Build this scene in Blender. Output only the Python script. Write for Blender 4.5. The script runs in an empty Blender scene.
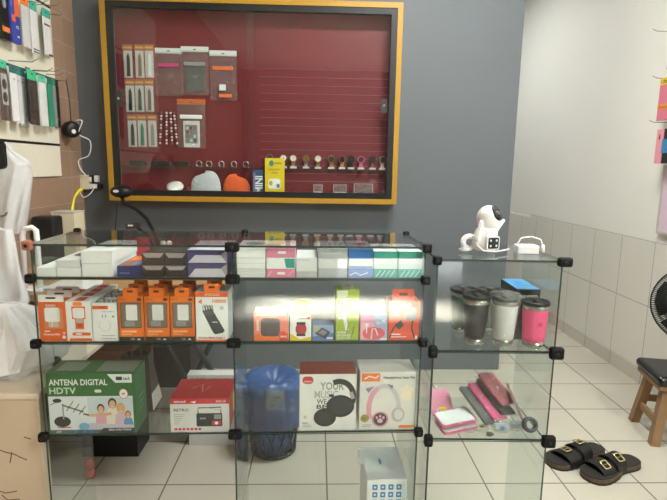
import bpy, bmesh, math, random
from mathutils import Vector, Matrix, noise
random.seed(7)
C = bpy.context.scene.collection
PI = math.pi
# ------------------------------------------------------------------ camera model (fitted to the room)
FPX, PITCH, YAW, ROLL, EYE = 505.86, 0.1626, 0.0338, 0.0169, 1.35
Fv = Vector((math.sin(YAW)*math.cos(PITCH), math.cos(YAW)*math.cos(PITCH), -math.sin(PITCH)))
R0 = Vector((math.cos(YAW), -math.sin(YAW), 0)); U0 = R0.cross(Fv)
Rv = math.cos(ROLL)*R0 + math.sin(ROLL)*U0
Uv = -math.sin(ROLL)*R0 + math.cos(ROLL)*U0
CAMP = Vector((0, 0, EYE))
def ray(x, y): return Fv + Rv*((x-333.5)/FPX) - Uv*((y-250)/FPX)
def pxy(x, y, Y):
    d = ray(x, y); return CAMP + d*(Y/d.y)
def pxx(x, y, X):
    d = ray(x, y); return CAMP + d*(X/d.x)
def pxz(x, y, z):
    d = ray(x, y); return CAMP + d*((z-EYE)/d.z)
cam = bpy.data.cameras.new('camera'); co = bpy.data.objects.new('camera', cam); C.objects.link(co)
cam.sensor_width = 36; cam.lens = FPX/667*36; cam.clip_start = .02
co.matrix_world = Matrix((( Rv.x, Uv.x, -Fv.x, 0), (Rv.y, Uv.y, -Fv.y, 0), (Rv.z, Uv.z, -Fv.z, EYE), (0, 0, 0, 1)))
bpy.context.scene.camera = co
# ------------------------------------------------------------------ materials
def lin(h):
    h = h.lstrip('#'); o = []
    for i in (0, 2, 4):
        c = int(h[i:i+2], 16)/255
        o.append(c/12.92 if c <= .04045 else ((c+.055)/1.055)**2.4)
    return (*o, 1)
_mc = {}
def M(h, rough=.5, metal=0, var=.06, scale=30, emit=0, bump=0, coat=0):
    key = (h, rough, metal, var, scale, emit, bump, coat)
    if key in _mc: return _mc[key]
    m = bpy.data.materials.new('paint_'+h.strip('#')); m.use_nodes = True
    nt = m.node_tree; b = nt.nodes['Principled BSDF']
    b.inputs['Roughness'].default_value = rough; b.inputs['Metallic'].default_value = metal
    b.inputs['Coat Weight'].default_value = coat
    c = lin(h)
    n = nt.nodes.new('ShaderNodeTexNoise'); n.inputs['Scale'].default_value = scale; n.inputs['Detail'].default_value = 3
    tc = nt.nodes.new('ShaderNodeTexCoord'); nt.links.new(tc.outputs['Object'], n.inputs['Vector'])
    mx = nt.nodes.new('ShaderNodeMix'); mx.data_type = 'RGBA'
    mx.inputs['A'].default_value = tuple(v*(1-var) for v in c[:3])+(1,)
    mx.inputs['B'].default_value = tuple(min(1, v*(1+var)) for v in c[:3])+(1,)
    nt.links.new(n.outputs['Fac'], mx.inputs['Factor'])
    nt.links.new(mx.outputs['Result'], b.inputs['Base Color'])
    if emit:
        b.inputs['Emission Color'].default_value = c; b.inputs['Emission Strength'].default_value = emit
    if bump:
        bp = nt.nodes.new('ShaderNodeBump'); bp.inputs['Strength'].default_value = bump; bp.inputs['Distance'].default_value = .01
        nt.links.new(n.outputs['Fac'], bp.inputs['Height']); nt.links.new(bp.outputs['Normal'], b.inputs['Normal'])
    _mc[key] = m; return m
def clear(name, tint, f0=.04, rough=0.0, haze=0, hazecol='#ffffff', crinkle=0):
    """thin clear sheet: transparent + mirror reflection growing towards grazing angles"""
    m = bpy.data.materials.new(name); m.use_nodes = True; nt = m.node_tree; nt.nodes.clear()
    N = nt.nodes.new; L = nt.links.new
    out = N('ShaderNodeOutputMaterial'); g = N('ShaderNodeNewGeometry')
    dt = N('ShaderNodeVectorMath'); dt.operation = 'DOT_PRODUCT'
    L(g.outputs['Incoming'], dt.inputs[0]); L(g.outputs['Normal'], dt.inputs[1])
    ab = N('ShaderNodeMath'); ab.operation = 'ABSOLUTE'; L(dt.outputs['Value'], ab.inputs[0])
    om = N('ShaderNodeMath'); om.operation = 'SUBTRACT'; om.inputs[0].default_value = 1; L(ab.outputs[0], om.inputs[1])
    pw = N('ShaderNodeMath'); pw.operation = 'POWER'; pw.inputs[1].default_value = 5; L(om.outputs[0], pw.inputs[0])
    ma = N('ShaderNodeMath'); ma.operation = 'MULTIPLY_ADD'; ma.inputs[1].default_value = 1-f0; ma.inputs[2].default_value = f0
    L(pw.outputs[0], ma.inputs[0])
    tr = N('ShaderNodeBsdfTransparent'); tr.inputs['Color'].default_value = lin(tint)
    gl = N('ShaderNodeBsdfGlossy'); gl.inputs['Roughness'].default_value = rough
    if crinkle:
        tc = N('ShaderNodeTexCoord'); ns = N('ShaderNodeTexNoise'); ns.inputs['Scale'].default_value = crinkle; ns.inputs['Detail'].default_value = 2; ns.inputs['Distortion'].default_value = 1.5
        L(tc.outputs['Object'], ns.inputs['Vector']); bp = N('ShaderNodeBump'); bp.inputs['Strength'].default_value = 1; bp.inputs['Distance'].default_value = .02
        L(ns.outputs['Fac'], bp.inputs['Height']); L(bp.outputs['Normal'], gl.inputs['Normal'])
    mix = N('ShaderNodeMixShader'); L(ma.outputs[0], mix.inputs[0]); L(gl.outputs[0], mix.inputs[2])
    if haze:
        df = N('ShaderNodeBsdfDiffuse'); df.inputs['Color'].default_value = lin(hazecol)
        m2 = N('ShaderNodeMixShader'); m2.inputs[0].default_value = haze
        L(tr.outputs[0], m2.inputs[1]); L(df.outputs[0], m2.inputs[2]); L(m2.outputs[0], mix.inputs[1])
    else: L(tr.outputs[0], mix.inputs[1])
    L(mix.outputs[0], out.inputs['Surface'])
    return m
GLASS = clear('clear_glass', '#f8fbfa', .038)
GLASS_EDGE = M('#34463f', .15, var=.15)
PLASTIC = clear('clear_plastic_bag', '#fafafa', .07, .15, .05, '#ffffff', 45)
MILKY = clear('milky_plastic', '#ffffff', .06, .2, .6, '#f0f0f2')
def tiles(name, base, grout, su, sv, ou, ov, axes, g=.006, rough=.3, var=.05, offset=False, grain=None, wear=0):
    m = bpy.data.materials.new(name); m.use_nodes = True; nt = m.node_tree; b = nt.nodes['Principled BSDF']
    N = nt.nodes.new; L = nt.links.new
    b.inputs['Roughness'].default_value = rough
    tc = N('ShaderNodeTexCoord'); sp = N('ShaderNodeSeparateXYZ'); L(tc.outputs['Object'], sp.inputs[0])
    def mth(op, a, bb=None, c=None):
        n = N('ShaderNodeMath'); n.operation = op
        for i, v in enumerate((a, bb, c)):
            if v is None: continue
            if isinstance(v, (int, float)): n.inputs[i].default_value = v
            else: L(v, n.inputs[i])
        return n.outputs[0]
    u = mth('SUBTRACT', sp.outputs[axes[0]], ou); v = mth('SUBTRACT', sp.outputs[axes[1]], ov)
    cv = mth('FLOOR', mth('DIVIDE', v, sv))
    if offset: u = mth('ADD', u, mth('MULTIPLY', mth('MODULO', cv, 2), su*.5))
    cu = mth('FLOOR', mth('DIVIDE', u, su))
    d = mth('MINIMUM', mth('PINGPONG', u, su/2), mth('PINGPONG', v, sv/2))
    isg = mth('LESS_THAN', d, g/2)
    cell = N('ShaderNodeCombineXYZ'); L(cu, cell.inputs[0]); L(cv, cell.inputs[1])
    wn = N('ShaderNodeTexWhiteNoise'); L(cell.outputs[0], wn.inputs['Vector'])
    ns = N('ShaderNodeTexNoise'); ns.inputs['Scale'].default_value = 3 if not grain else grain; ns.inputs['Detail'].default_value = 4
    L(tc.outputs['Object'], ns.inputs['Vector'])
    f = mth('ADD', mth('MULTIPLY', wn.outputs['Value'], .5), mth('MULTIPLY', ns.outputs['Fac'], .5))
    mx = N('ShaderNodeMix'); mx.data_type = 'RGBA'; c = lin(base)
    mx.inputs['A'].default_value = tuple(x*(1-var) for x in c[:3])+(1,); mx.inputs['B'].default_value = tuple(min(1, x*(1+var)) for x in c[:3])+(1,)
    L(f, mx.inputs['Factor'])
    m2 = N('ShaderNodeMix'); m2.data_type = 'RGBA'; L(isg, m2.inputs['Factor']); L(mx.outputs['Result'], m2.inputs['A']); m2.inputs['B'].default_value = lin(grout)
    L(m2.outputs['Result'], b.inputs['Base Color'])
    bp = N('ShaderNodeBump'); bp.inputs['Strength'].default_value = .4; bp.inputs['Distance'].default_value = .002; bp.invert = True
    L(isg, bp.inputs['Height']); L(bp.outputs['Normal'], b.inputs['Normal'])
    return m
# ------------------------------------------------------------------ mesh builder
_txt = {}
def text_geo(s):
    if s in _txt: return _txt[s]
    cu = bpy.data.curves.new('lettering', 'FONT'); cu.body = s; cu.resolution_u = 2; cu.offset = .022
    o = bpy.data.objects.new('lettering', cu); C.objects.link(o)
    dg = bpy.context.evaluated_depsgraph_get(); ev = o.evaluated_get(dg); me = ev.to_mesh()
    vs = [(v.co.x, v.co.y) for v in me.vertices]; fs = [tuple(p.vertices) for p in me.polygons]
    ev.to_mesh_clear(); bpy.data.objects.remove(o); bpy.data.curves.remove(cu)
    x0 = min(v[0] for v in vs); x1 = max(v[0] for v in vs); y0 = min(v[1] for v in vs); y1 = max(v[1] for v in vs)
    vs = [((a-x0)/(x1-x0), (b-y0)/(y1-y0)) for a, b in vs]
    _txt[s] = (vs, fs); return _txt[s]
class MB:
    def __init__(s): s.v = []; s.f = []; s.mi = []; s.sm = []; s.mats = []
    def mat(s, m):
        if m not in s.mats: s.mats.append(m)
        return s.mats.index(m)
    def add(s, vs, fs, m, smooth=False, X=None):
        b = len(s.v); k = s.mat(m)
        for p in vs:
            p = Vector(p); s.v.append(X @ p if X is not None else p)
        for f in fs: s.f.append(tuple(b+i for i in f)); s.mi.append(k); s.sm.append(smooth)
        return s
    def box(s, x0, x1, y0, y1, z0, z1, m, bev=0, X=None, seg=2):
        if bev:
            bm = bmesh.new(); bmesh.ops.create_cube(bm, size=1)
            for v in bm.verts: v.co = Vector(((x0+x1)/2+v.co.x*(x1-x0), (y0+y1)/2+v.co.y*(y1-y0), (z0+z1)/2+v.co.z*(z1-z0)))
            bmesh.ops.bevel(bm, geom=bm.edges[:], offset=bev, segments=seg, profile=.5, affect='EDGES')
            bm.verts.index_update()
            s.add([v.co for v in bm.verts], [[v.index for v in f.verts] for f in bm.faces], m, False, X); bm.free(); return s
        vs = [(x, y, z) for z in (z0, z1) for y in (y0, y1) for x in (x0, x1)]
        return s.add(vs, [(0, 2, 3, 1), (4, 5, 7, 6), (0, 1, 5, 4), (2, 6, 7, 3), (0, 4, 6, 2), (1, 3, 7, 5)], m, False, X)
    def prism(s, pts, a, b, m, X=None, smooth=False):
        """2D outline in local xy, extruded along z from a to b"""
        n = len(pts); vs = [(x, y, a) for x, y in pts]+[(x, y, b) for x, y in pts]
        fs = [tuple(range(n))[::-1], tuple(range(n, 2*n))]+[(i, (i+1) % n, n+(i+1) % n, n+i) for i in range(n)]
        return s.add(vs, fs, m, smooth, X)
    def tube(s, pts, r, m, n=8, X=None, closed=False):
        pts = [Vector(p) for p in pts]; k = len(pts); rs = r if isinstance(r, (list, tuple)) else [r]*k
        vs = []; up = None
        for i, p in enumerate(pts):
            t = (pts[(i+1) % k]-pts[i-1]) if closed else (pts[min(i+1, k-1)]-pts[max(i-1, 0)])
            t.normalize()
            if up is None: up = Vector((0, 0, 1)) if abs(t.z) < .9 else Vector((1, 0, 0))
            a = (up-t*up.dot(t)).normalized(); b = t.cross(a); up = a
            vs += [p+(a*math.cos(2*PI*j/n)+b*math.sin(2*PI*j/n))*rs[i] for j in range(n)]
        fs = []
        for i in range(k if closed else k-1):
            o, q = i*n, ((i+1) % k)*n
            fs += [(o+j, o+(j+1) % n, q+(j+1) % n, q+j) for j in range(n)]
        if not closed: fs += [tuple(range(n))[::-1], tuple(range((k-1)*n, k*n))]
        return s.add(vs, fs, m, True, X)
    def lathe(s, prof, m, n=24, X=None, smooth=True, mod=None):
        vs = []
        for r, z in prof:
            for j in range(n):
                a = 2*PI*j/n; rr, zz = (r, z) if mod is None else mod(r, z, a)
                vs.append((rr*math.cos(a), rr*math.sin(a), zz))
        k = len(prof)
        fs = [(i*n+j, i*n+(j+1) % n, (i+1)*n+(j+1) % n, (i+1)*n+j) for i in range(k-1) for j in range(n)]
        fs += [tuple(range(n))[::-1], tuple(range((k-1)*n, k*n))]
        return s.add(vs, fs, m, smooth, X)
    def ball(s, c, r, m, X=None, sc=(1, 1, 1), n=20, k=12):
        T = Matrix.Translation(c) @ Matrix.Diagonal((*sc, 1))
        if X is not None: T = X @ T
        return s.lathe([(max(1e-4, r*math.sin(PI*i/k)), -r*math.cos(PI*i/k)) for i in range(k+1)], m, n, T)
    def grid(s, P, m, smooth=True, X=None, wrap=False):
        nu, nv = len(P), len(P[0]); vs = [p for row in P for p in row]
        fs = []
        for i in range(nu-1):
            for j in range(nv if wrap else nv-1): fs.append((i*nv+j, i*nv+(j+1) % nv, (i+1)*nv+(j+1) % nv, (i+1)*nv+j))
        return s.add(vs, fs, m, smooth, X)
    def flat(s, pts, m, X=None): return s.add(pts, [tuple(range(len(pts)))], m, False, X)
    def text(s, t, m, X, w, h):
        vs, fs = text_geo(t); return s.add([(a*w, b*h, 0) for a, b in vs], fs, m, False, X)
    def build(s, name, parent=None, loc=(0, 0, 0), rot=(0, 0, 0)):
        me = bpy.data.meshes.new(name); me.from_pydata(s.v, [], s.f)
        for m in s.mats: me.materials.append(m)
        me.polygons.foreach_set('material_index', s.mi); me.polygons.foreach_set('use_smooth', s.sm); me.update()
        o = bpy.data.objects.new(name, me); C.objects.link(o); o.parent = parent
        o.location = loc; o.rotation_euler = rot
        return o
def tag(o, label, cat, group=None):
    o['label'] = label; o['category'] = cat
    if group: o['group'] = group
    return o
def thing(name, label, cat, loc=(0, 0, 0), rot=0, group=None):
    o = bpy.data.objects.new(name, None); C.objects.link(o); o.empty_display_size = .05
    o.location = loc; o.rotation_euler = rot if isinstance(rot, tuple) else (0, 0, rot)
    return tag(o, label, cat, group)
def copy_tree(o, parent=None):
    c = o.copy(); C.objects.link(c); c.parent = parent
    for ch in list(o.children): copy_tree(ch, c)
    return c
def struct(name, mb, **k):
    o = mb.build(name, **k); o['kind'] = 'structure'; return o
def circ(cx, cy, r, n=16, ry=None): return [(cx+r*math.cos(2*PI*i/n), cy+(ry or r)*math.sin(2*PI*i/n)) for i in range(n)]
def rrect(x0, y0, x1, y1, r, n=4):
    o = []; r = min(r, abs(x1-x0)*.49, abs(y1-y0)*.49)
    for cx, cy, a in ((x1-r, y1-r, 0), (x0+r, y1-r, PI/2), (x0+r, y0+r, PI), (x1-r, y0+r, 1.5*PI)):
        o += [(cx+r*math.cos(a+PI/2*i/n), cy+r*math.sin(a+PI/2*i/n)) for i in range(n+1)]
    return o
WHITE = M('#e9e9e6', .45); BLACK = M('#16171a', .4); ORANGE = M('#f0761f', .45); RED = M('#d23134', .45)
# ------------------------------------------------------------------ room shell
XL, XR, YW, XC = -1.468, 2.1128, 3.248, 1.253
YB, YE, ZC = -3.75, 6.2, 3.15
S = .3442
fl = tiles('floor_tile', '#b8b3a5', '#6d675c', S, S, .744, 1.9891, (0, 1), .0065, .22, .05)
struct('floor', MB().box(XL-.15, XR+.15, YB-3, YE+.15, -.1, 0, fl))
struct('ceiling', MB().box(XL-.15, XR+.15, YB, YE+.15, ZC, ZC+.1, M('#dcdcd8', .8, bump=.1)))
gray = M('#5c6267', .6, var=.03, scale=4, bump=.03)
struct('wall_back', MB().box(XL, XC, YW, YW+.13, 0, ZC, gray))
struct('wall_far', MB().box(XL-.15, XR+.15, YE, YE+.15, 0, ZC, M('#cfcfca', .7)))
struct('wall_right', MB().box(XR, XR+.15, YB, YE, 0, ZC, M('#ebeae4', .65, var=.025, scale=2, bump=.05)))
wt = tiles('white_wall_tile', '#dddbd2', '#8f8b82', S*1.0, .4116, 1.9891+.02, .0985, (1, 2), .004, .18, .03)
for nm, y0, y1, zt in (('trim_1', YB, 4.92, .9216), ('trim_2', 4.92, YE, .895)):
    struct(nm, MB().box(XR-.010, XR, y0, y1, .0985, zt, wt))
bb = tiles('skirting_tile', '#c6c1b6', '#6b655b', S, .3, 1.9891, -.15, (1, 2), .005, .3, .10, grain=12)
struct('baseboard_right', MB().box(XR-.018, XR, YB, YE, 0, .0985, bb))
brown = tiles('brown_wall_tile', '#9a7d69', '#b5a491', .62, .152, 2.48, 1.112, (1, 2), .003, .45, .18, grain=14)
struct('wall_left', MB().box(XL-.15, XL, YB, YE, 0, ZC, brown))
# rear wall with the shutter opening towards the street
rw = M('#6f7173', .5, bump=.05)
ox0, ox1, oz1 = .545, 1.75, .165
w = MB(); w.box(XL-.15, ox0, YB-.15, YB, 0, ZC, rw); w.box(ox1, XR+.15, YB-.15, YB, 0, ZC, rw)
w.box(ox0, ox1, YB-.15, YB, oz1, ZC, rw)
struct('wall_rear', w)
# ------------------------------------------------------------------ glass cases
class Case:
    def __init__(s, x0, x1, yc, k):
        s.th = math.atan(k); c = math.cos(s.th)
        s.o = Vector((x0, yc+k*x0, 0)); s.ax = Vector((c, math.sin(s.th), 0)); s.n = Vector((-math.sin(s.th), c, 0)); s.w = (x1-x0)/c
    def P(s, a, d, z): return s.o+s.ax*a+s.n*d+Vector((0, 0, z))
    def px(s, x, y, d):
        r = ray(x, y); q = s.o+s.n*d-CAMP
        t = q.dot(s.n)/r.dot(s.n); p = CAMP+r*t-s.o
        return p.dot(s.ax), p.z
    def atz(s, x, y, z):
        p = pxz(x, y, z)-s.o; return p.dot(s.ax), p.dot(s.n)
A = Case(-.782, .313, 1.40, .025); B = Case(.3405, .702, 1.40, -.02)
ZA = [1.127, 1.035, .848, .567, .03]; ZB = [1.0955, .8255, .548, .03]
DEP_A = .305; DEP_B = .29
CLIP = M('#09090a', .6)
CLIP.node_tree.nodes['Principled BSDF'].inputs['Specular IOR Level'].default_value = .25
BLACK.node_tree.nodes['Principled BSDF'].inputs['Specular IOR Level'].default_value = .35; CLIPB = M('#9a5f48', .4)
def pane(mb, x0, x1, y0, y1, z0, z1):
    """a sheet of glass: clear faces on its two large sides, green cut edges"""
    vs = [(x, y, z) for z in (z0, z1) for y in (y0, y1) for x in (x0, x1)]
    fs = {'z': [(0, 2, 3, 1), (4, 5, 7, 6)], 'y': [(0, 1, 5, 4), (2, 6, 7, 3)], 'x': [(0, 4, 6, 2), (1, 3, 7, 5)]}
    d = {'x': x1-x0, 'y': y1-y0, 'z': z1-z0}; thin = min(d, key=d.get)
    for ax in 'xyz':
        for i, f in enumerate(fs[ax]):
            mb.add(vs, [f], GLASS if ax == thin or (ax == 'y' and i == 1) else GLASS_EDGE)
def clip(parent, a, d, z, m=CLIP, w=.027, h=.028, t=.022):
    mb = MB().box(-w/2, w/2, -t/2, t/2, -h/2, h/2, m, .006)
    c = mb.build('corner_clip', parent, (a, d, z))
    MB().lathe([(.005, 0), (.005, .0016), (.0035, .0022)], M('#242426', .35, .4), 12, Matrix.Translation((0, -t/2, 0)) @ Matrix.Rotation(PI/2, 4, 'X')).build('screw', c)
    return c
T = .005
def build_case(K, name, label, Z, dep, cols, frontrows, backrows):
    root = thing(name, label, 'display case', K.o, K.th)
    top = MB(); pane(top, 0, K.w, 0, dep, Z[0]-.002, Z[0]+.004); top.build('top_panel', root)
    for i, a in enumerate(cols):
        m = MB(); aa = min(max(a, T/2), K.w-T/2); pane(m, aa-T/2, aa+T/2, .008, dep, 0, Z[0]-.0025); m.build('side_panel', root)
    for i in range(len(cols)-1):
        x0, x1 = max(cols[i], T/2)+T/2+.001, min(cols[i+1], K.w-T/2)-T/2-.001
        for z in Z[1:]:
            m = MB(); pane(m, x0, x1, .008, dep-.004, z-.004, z+.002); m.build('shelf', root)
        for r in ([q for q in frontrows if q != 3] if K is A and i == 0 else frontrows):
            m = MB(); pane(m, x0-.002, x1+.002, .0005, .0055, Z[r+1]+.004, Z[r]-.004); m.build('front_panel', root)
        for r in backrows:
            m = MB(); pane(m, x0, x1, dep-.003, dep+.002, Z[r+1]+.004, Z[r]-.006); m.build('back_panel', root)
    for a in cols:
        for z in Z:
            aa = a
            wide = (K is A and a == .548) or (K is B and a > 0)
            clip(root, aa, -.002, z, CLIPB if (K is A and a == cols[0] and z == Z[0]) else CLIP, .040 if wide else .026, (.036 if K is B and z != Z[0] else .027))
            if z == Z[0] or z == .29: clip(root, aa, dep-.004, z, CLIP, .022, .022, .02)
    return root
build_case(A, 'glass_display_case', 'wide glass display case with two bays of boxed electronics, black corner clips', ZA, DEP_A, [0, .548, A.w], [0, 1, 2, 3], [])
build_case(B, 'glass_display_case', 'narrow glass display case holding tumblers and phone covers, security camera on top', ZB, DEP_B, [0, B.w], [0, 1, 2], [])
# ------------------------------------------------------------------ cartons
def arcp(cx, cy, rx, ry, a0, a1, n=14): return [(cx+rx*math.cos(math.radians(a0+(a1-a0)*i/n)), cy+ry*math.sin(math.radians(a0+(a1-a0)*i/n))) for i in range(n+1)]
def decal(mb, X, w, h, items):
    """print on a flat face; X maps (x right, z up, y out) ; items in 0..1 units"""
    for i, it in enumerate(items):
        k = it[0]; L = .0003+.00004*i
        Q = X @ Matrix.Translation((0, 0, L))
        if k == 'r': _, u0, v0, u1, v1, m = it; mb.flat([(u0*w, v0*h, 0), (u1*w, v0*h, 0), (u1*w, v1*h, 0), (u0*w, v1*h, 0)], m, Q)
        elif k == 'rr': _, u0, v0, u1, v1, r, m = it; mb.flat([(x, y, 0) for x, y in rrect(u0*w, v0*h, u1*w, v1*h, r*min(w, h))], m, Q)
        elif k == 'c': _, u, v, ru, rv, m = it; mb.flat([(x, y, 0) for x, y in circ(u*w, v*h, ru*w, 20, rv*h)], m, Q)
        elif k == 'p': mb.flat([(a*w, b*h, 0) for a, b in it[1]], it[2], Q)
        elif k == 'l':                      # stroke: polyline of constant width (fraction of w)
            pts, wd, m = it[1], it[2]*w, it[3]
            P = [Vector((a*w, b*h)) for a, b in pts]; Lf = []; Rt = []
            for j, p in enumerate(P):
                t = (P[min(j+1, len(P)-1)]-P[max(j-1, 0)]).normalized(); nn = Vector((-t.y, t.x))*wd/2
                Lf.append(p+nn); Rt.append(p-nn)
            for j in range(len(P)-1): mb.flat([(*Rt[j], 0), (*Rt[j+1], 0), (*Lf[j+1], 0), (*Lf[j], 0)], m, Q)
        elif k == 't':
            _, s, u, v, uw, vh, m = it[:7]
            Y = Q @ Matrix.Translation((u*w, v*h, 0))
            if len(it) > 7: Y = Y @ Matrix.Rotation(it[7], 4, 'Z')
            mb.text(s, m, Y, uw*w, vh*h)
FRONT = Matrix(((1, 0, 0, 0), (0, 0, -1, 0), (0, 1, 0, 0), (0, 0, 0, 1)))
def TOPX(d, h): return Matrix(((1, 0, 0, 0), (0, 1, 0, 0), (0, 0, 1, h), (0, 0, 0, 1)))
def SIDEX(w): return Matrix(((0, 0, 1, w), (1, 0, 0, 0), (0, 1, 0, 0), (0, 0, 0, 1)))
def carton_mesh(w, d, h, side, front=None, top=None, dec=(), tdec=(), sdec=(), bev=.0012):
    mb = MB().box(0, w, 0, d, 0, h, side, bev)
    if front is not None: decal(mb, FRONT, w, h, [('r', .005, .005, .995, .995, front)]+[])
    if top is not None: decal(mb, TOPX(d, h), w, d, [('r', .01, .01, .99, .99, top)])
    X = FRONT @ Matrix.Translation((0, 0, .0003)); decal(mb, X, w, h, list(dec))
    decal(mb, TOPX(d, h+.0003), w, d, list(tdec)); decal(mb, SIDEX(w+.0001), d, h, list(sdec))
    return mb
def place(K, x0, x1, ytop, d, z, ybase=None):
    """width and height of a carton whose front lies d behind the glass"""
    yb = ybase if ybase else ytop
    a0, z1 = K.px(x0, ytop, d); a1, z2 = K.px(x1, ytop, d)
    return a0, a1-a0, (z1+z2)/2-z
def carton(K, name, label, x0, x1, ytop, d, z, depth, side, group=None, cat='box', rot=0, hh=None, **kw):
    a, w, h = place(K, x0, x1, ytop, d, z)
    if hh: h = hh
    w -= .0012
    o = carton_mesh(w, depth, h, side, **kw).build(name, None, K.P(a+.0006, d, z), (0, 0, K.th+rot))
    tag(o, label, cat, group); return o, w, h
e = .0026
W1 = M('#efeff0', .4); W2 = M('#dfdfe0', .4); W3 = M('#efeff0', .35); GR = M('#b9bbbd', .4)
NAVY = M('#27356e', .4); PINK = M('#e08aa6', .4); PINKL = M('#eec6d4', .4); TEAL = M('#3fa593', .4); BLUE = M('#2d72bd', .35)
DK = M('#3b3433', .3); SILV = M('#a3989a', .3); PURP = M('#564d78', .35); LAV = M('#cfc9d6', .4); BLUEL = M('#6f8fca', .4)
INK = M('#3a3a3e', .5); INKL = M('#8f9299', .5); YEL = M('#e8c91f', .45); GREEN = M('#2f6d33', .45); LIME = M('#a3b935', .4)
z = ZA[1]+e
def stack(rows, name, depth, d=.012, base=z):
    """rows bottom up: (x0, x1, h, label, kwargs)"""
    zz = base
    for x0, x1, h, label, side, kw in rows:
        a, w, _ = place(A, x0, x1, 265, d, zz)
        h *= .972; o = carton_mesh(w-.0012, depth, h-.0006, side, **kw).build(name, None, A.P(a+.0006, d, zz), (0, 0, A.th))
        tag(o, label, 'box', kw_group); zz += h
kw_group = 'slim boxes in the top tier'
stack([(36, 55.5, .027, 'flat white phone box at the left end of the top tier', W1, {})], 'phone_box', .17)
stack([(56, 80.5, .027, 'flat white phone box under another, second in the top tier', W1, {}),
       (55.5, 80, .022, 'flat white box with dark printed lid, resting on a box of same width', W2, dict(tdec=[('c', .55, .6, .3, .22, DK)]))], 'phone_box', .15)
stack([(81.5, 112, .0385, 'large white box under the tallest white box of the top tier', W1, {}),
       (81, 113, .037, 'large white box with oval dark mark on its lid', W1, dict(tdec=[('c', .6, .45, .28, .13, INKL)]))], 'phone_box', .21)
stack([(116.5, 141.5, .033, 'navy blue box with orange and brown lid left of patterned dark boxes', NAVY, dict(top=M('#9a5a35', .4), tdec=[('r', .1, .5, .6, .9, ORANGE), ('r', .5, .1, .9, .4, BLUEL)], dec=[('r', .1, .3, .5, .4, BLUEL)]))], 'gadget_box', .16)
bevp = lambda a, b: dict(dec=[('p', [(0, 1), (1, 1), (.82, .62), (.18, .62)], a), ('p', [(0, 0), (.18, .62), (0, 1)], b), ('p', [(1, 0), (1, 1), (.82, .62)], b), ('p', [(.18, .62), (.82, .62), (1, .1), (0, .1)], DK)])
for i, (x0, x1) in enumerate(((142, 164.5), (165, 186.5))):
    s = ('left', 'right')[i]
    stack([(x0, x1, .034, f'dark brown patterned box, lower {s} of the four alike', DK, bevp(SILV, INK)),
           (x0, x1, .037, f'dark brown patterned box, upper {s} of the four alike', DK, bevp(SILV, INK))], 'perfume_box', .13)
pf = dict(dec=[('p', [(.02, .02), (.98, .02), (.82, .62), (.2, .62)], LAV), ('p', [(.98, .02), (.98, .98), (.82, .62)], SILV)])
stack([(187, 228, .042, 'purple box with pale trapezoid front under its twin', PURP, pf),
       (187, 228, .038, 'purple box with pale trapezoid front on top of its twin', PURP, dict(top=LAV, **pf))], 'perfume_box', .19)
lines = lambda c, n=2: [('r', .02, (i+1)/(n+1), .98, (i+1)/(n+1)+.03, c) for i in range(n)]
stack([(236.5, 265.5, .026, 'cream white box at the bottom beside the middle corner clips', W2, dict(dec=lines(GR))),
       (236.5, 265.5, .032, 'cream white box between two others beside middle clips', W3, dict(dec=lines(GR, 1))),
       (236.5, 265.5, .030, 'cream white box with dark oval lid print beside middle clips', W1, dict(tdec=[('c', .55, .5, .35, .2, INKL)]))], 'earphone_box', .15)
stack([(266, 295.5, .026, 'pink box at the bottom of the pink and white stack', PINK, dict(dec=[('rr', .38, .35, .65, .65, .1, W1), ('l', [(.05, .1), (.2, .8)], .02, PINKL), ('l', [(.75, .2), (.95, .9)], .02, PINKL)])),
       (266, 295.5, .033, 'white box with teal corner between two pink boxes', W3, dict(dec=[('p', [(.68, .1), (.98, .1), (.98, .95), (.62, .95)], TEAL)])),
       (266, 295.5, .029, 'pink box on top of the pink and white stack', PINK, dict(top=PINKL, dec=[('rr', .4, .4, .68, .7, .1, W1)]))], 'earphone_box', .15)
stack([(296, 317.5, .018, 'low grey white box beneath a taller white one', GR, {}),
       (296, 317.5, .042, 'white box with scuffed wrapping right of the pink stack', W2, dict(dec=[('r', .05, .8, .6, .86, GR)]))], 'earphone_box', .14)
stack([(318, 347.5, .027, 'light grey box, lowest left of the blue stack', GR, {}),
       (318, 347.5, .030, 'light grey box, middle one left of the blue stack', W2, dict(dec=[('r', .66, .1, .98, .9, W3)])),  # white patch paints part of a bright reflection in the front glass
       (318, 347.5, .031, 'light grey box, topmost left of the blue stack', GR, dict(top=INKL, dec=[('r', .1, .5, .8, .55, W2)]))], 'earphone_box', .15)
stack([(348.5, 373, .027, 'light blue patterned box under the blue stack', BLUEL, dict(dec=[('l', [(.05, .3), (.3, .6), (.5, .3), (.8, .6)], .03, W1)])),
       (348.5, 373, .030, 'pale blue white box in the middle of the blue stack', W2, dict(dec=[('r', .02, .02, .98, .3, BLUEL)])),  # pale colour paints that same glass reflection over a blue box
       (348.5, 373, .031, 'bright blue box with grey lid on top of blue stack', BLUE, dict(top=SILV, tdec=[('c', .55, .5, .3, .15, INK)]))], 'earphone_box', .16)
for i, (x0, x1) in enumerate(((373.5, 397.5), (398, 422.5))):
    s = ('beside the blue stack', 'next to the right corner clips')[i]
    stack([(x0, x1, .027, f'teal box with diagonal lines at the bottom {s}', TEAL, dict(dec=[('l', [(.1+.2*j, .1), (.3+.2*j, .9)], .015, W1) for j in range(4)])),
           (x0, x1, .031, f'pale green white box in the middle {s}', W2, dict(dec=[('r', .02, .02, .98, .5, M('#c9dfd6', .4))])),  # whitish tone stands for glare on the front glass, painted in
           (x0, x1, .022, f'teal box with white lid on top {s}', TEAL, dict(top=W1, tdec=[('c', .5, .5, .3, .2, INKL)]))], 'earphone_box', .15)
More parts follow.
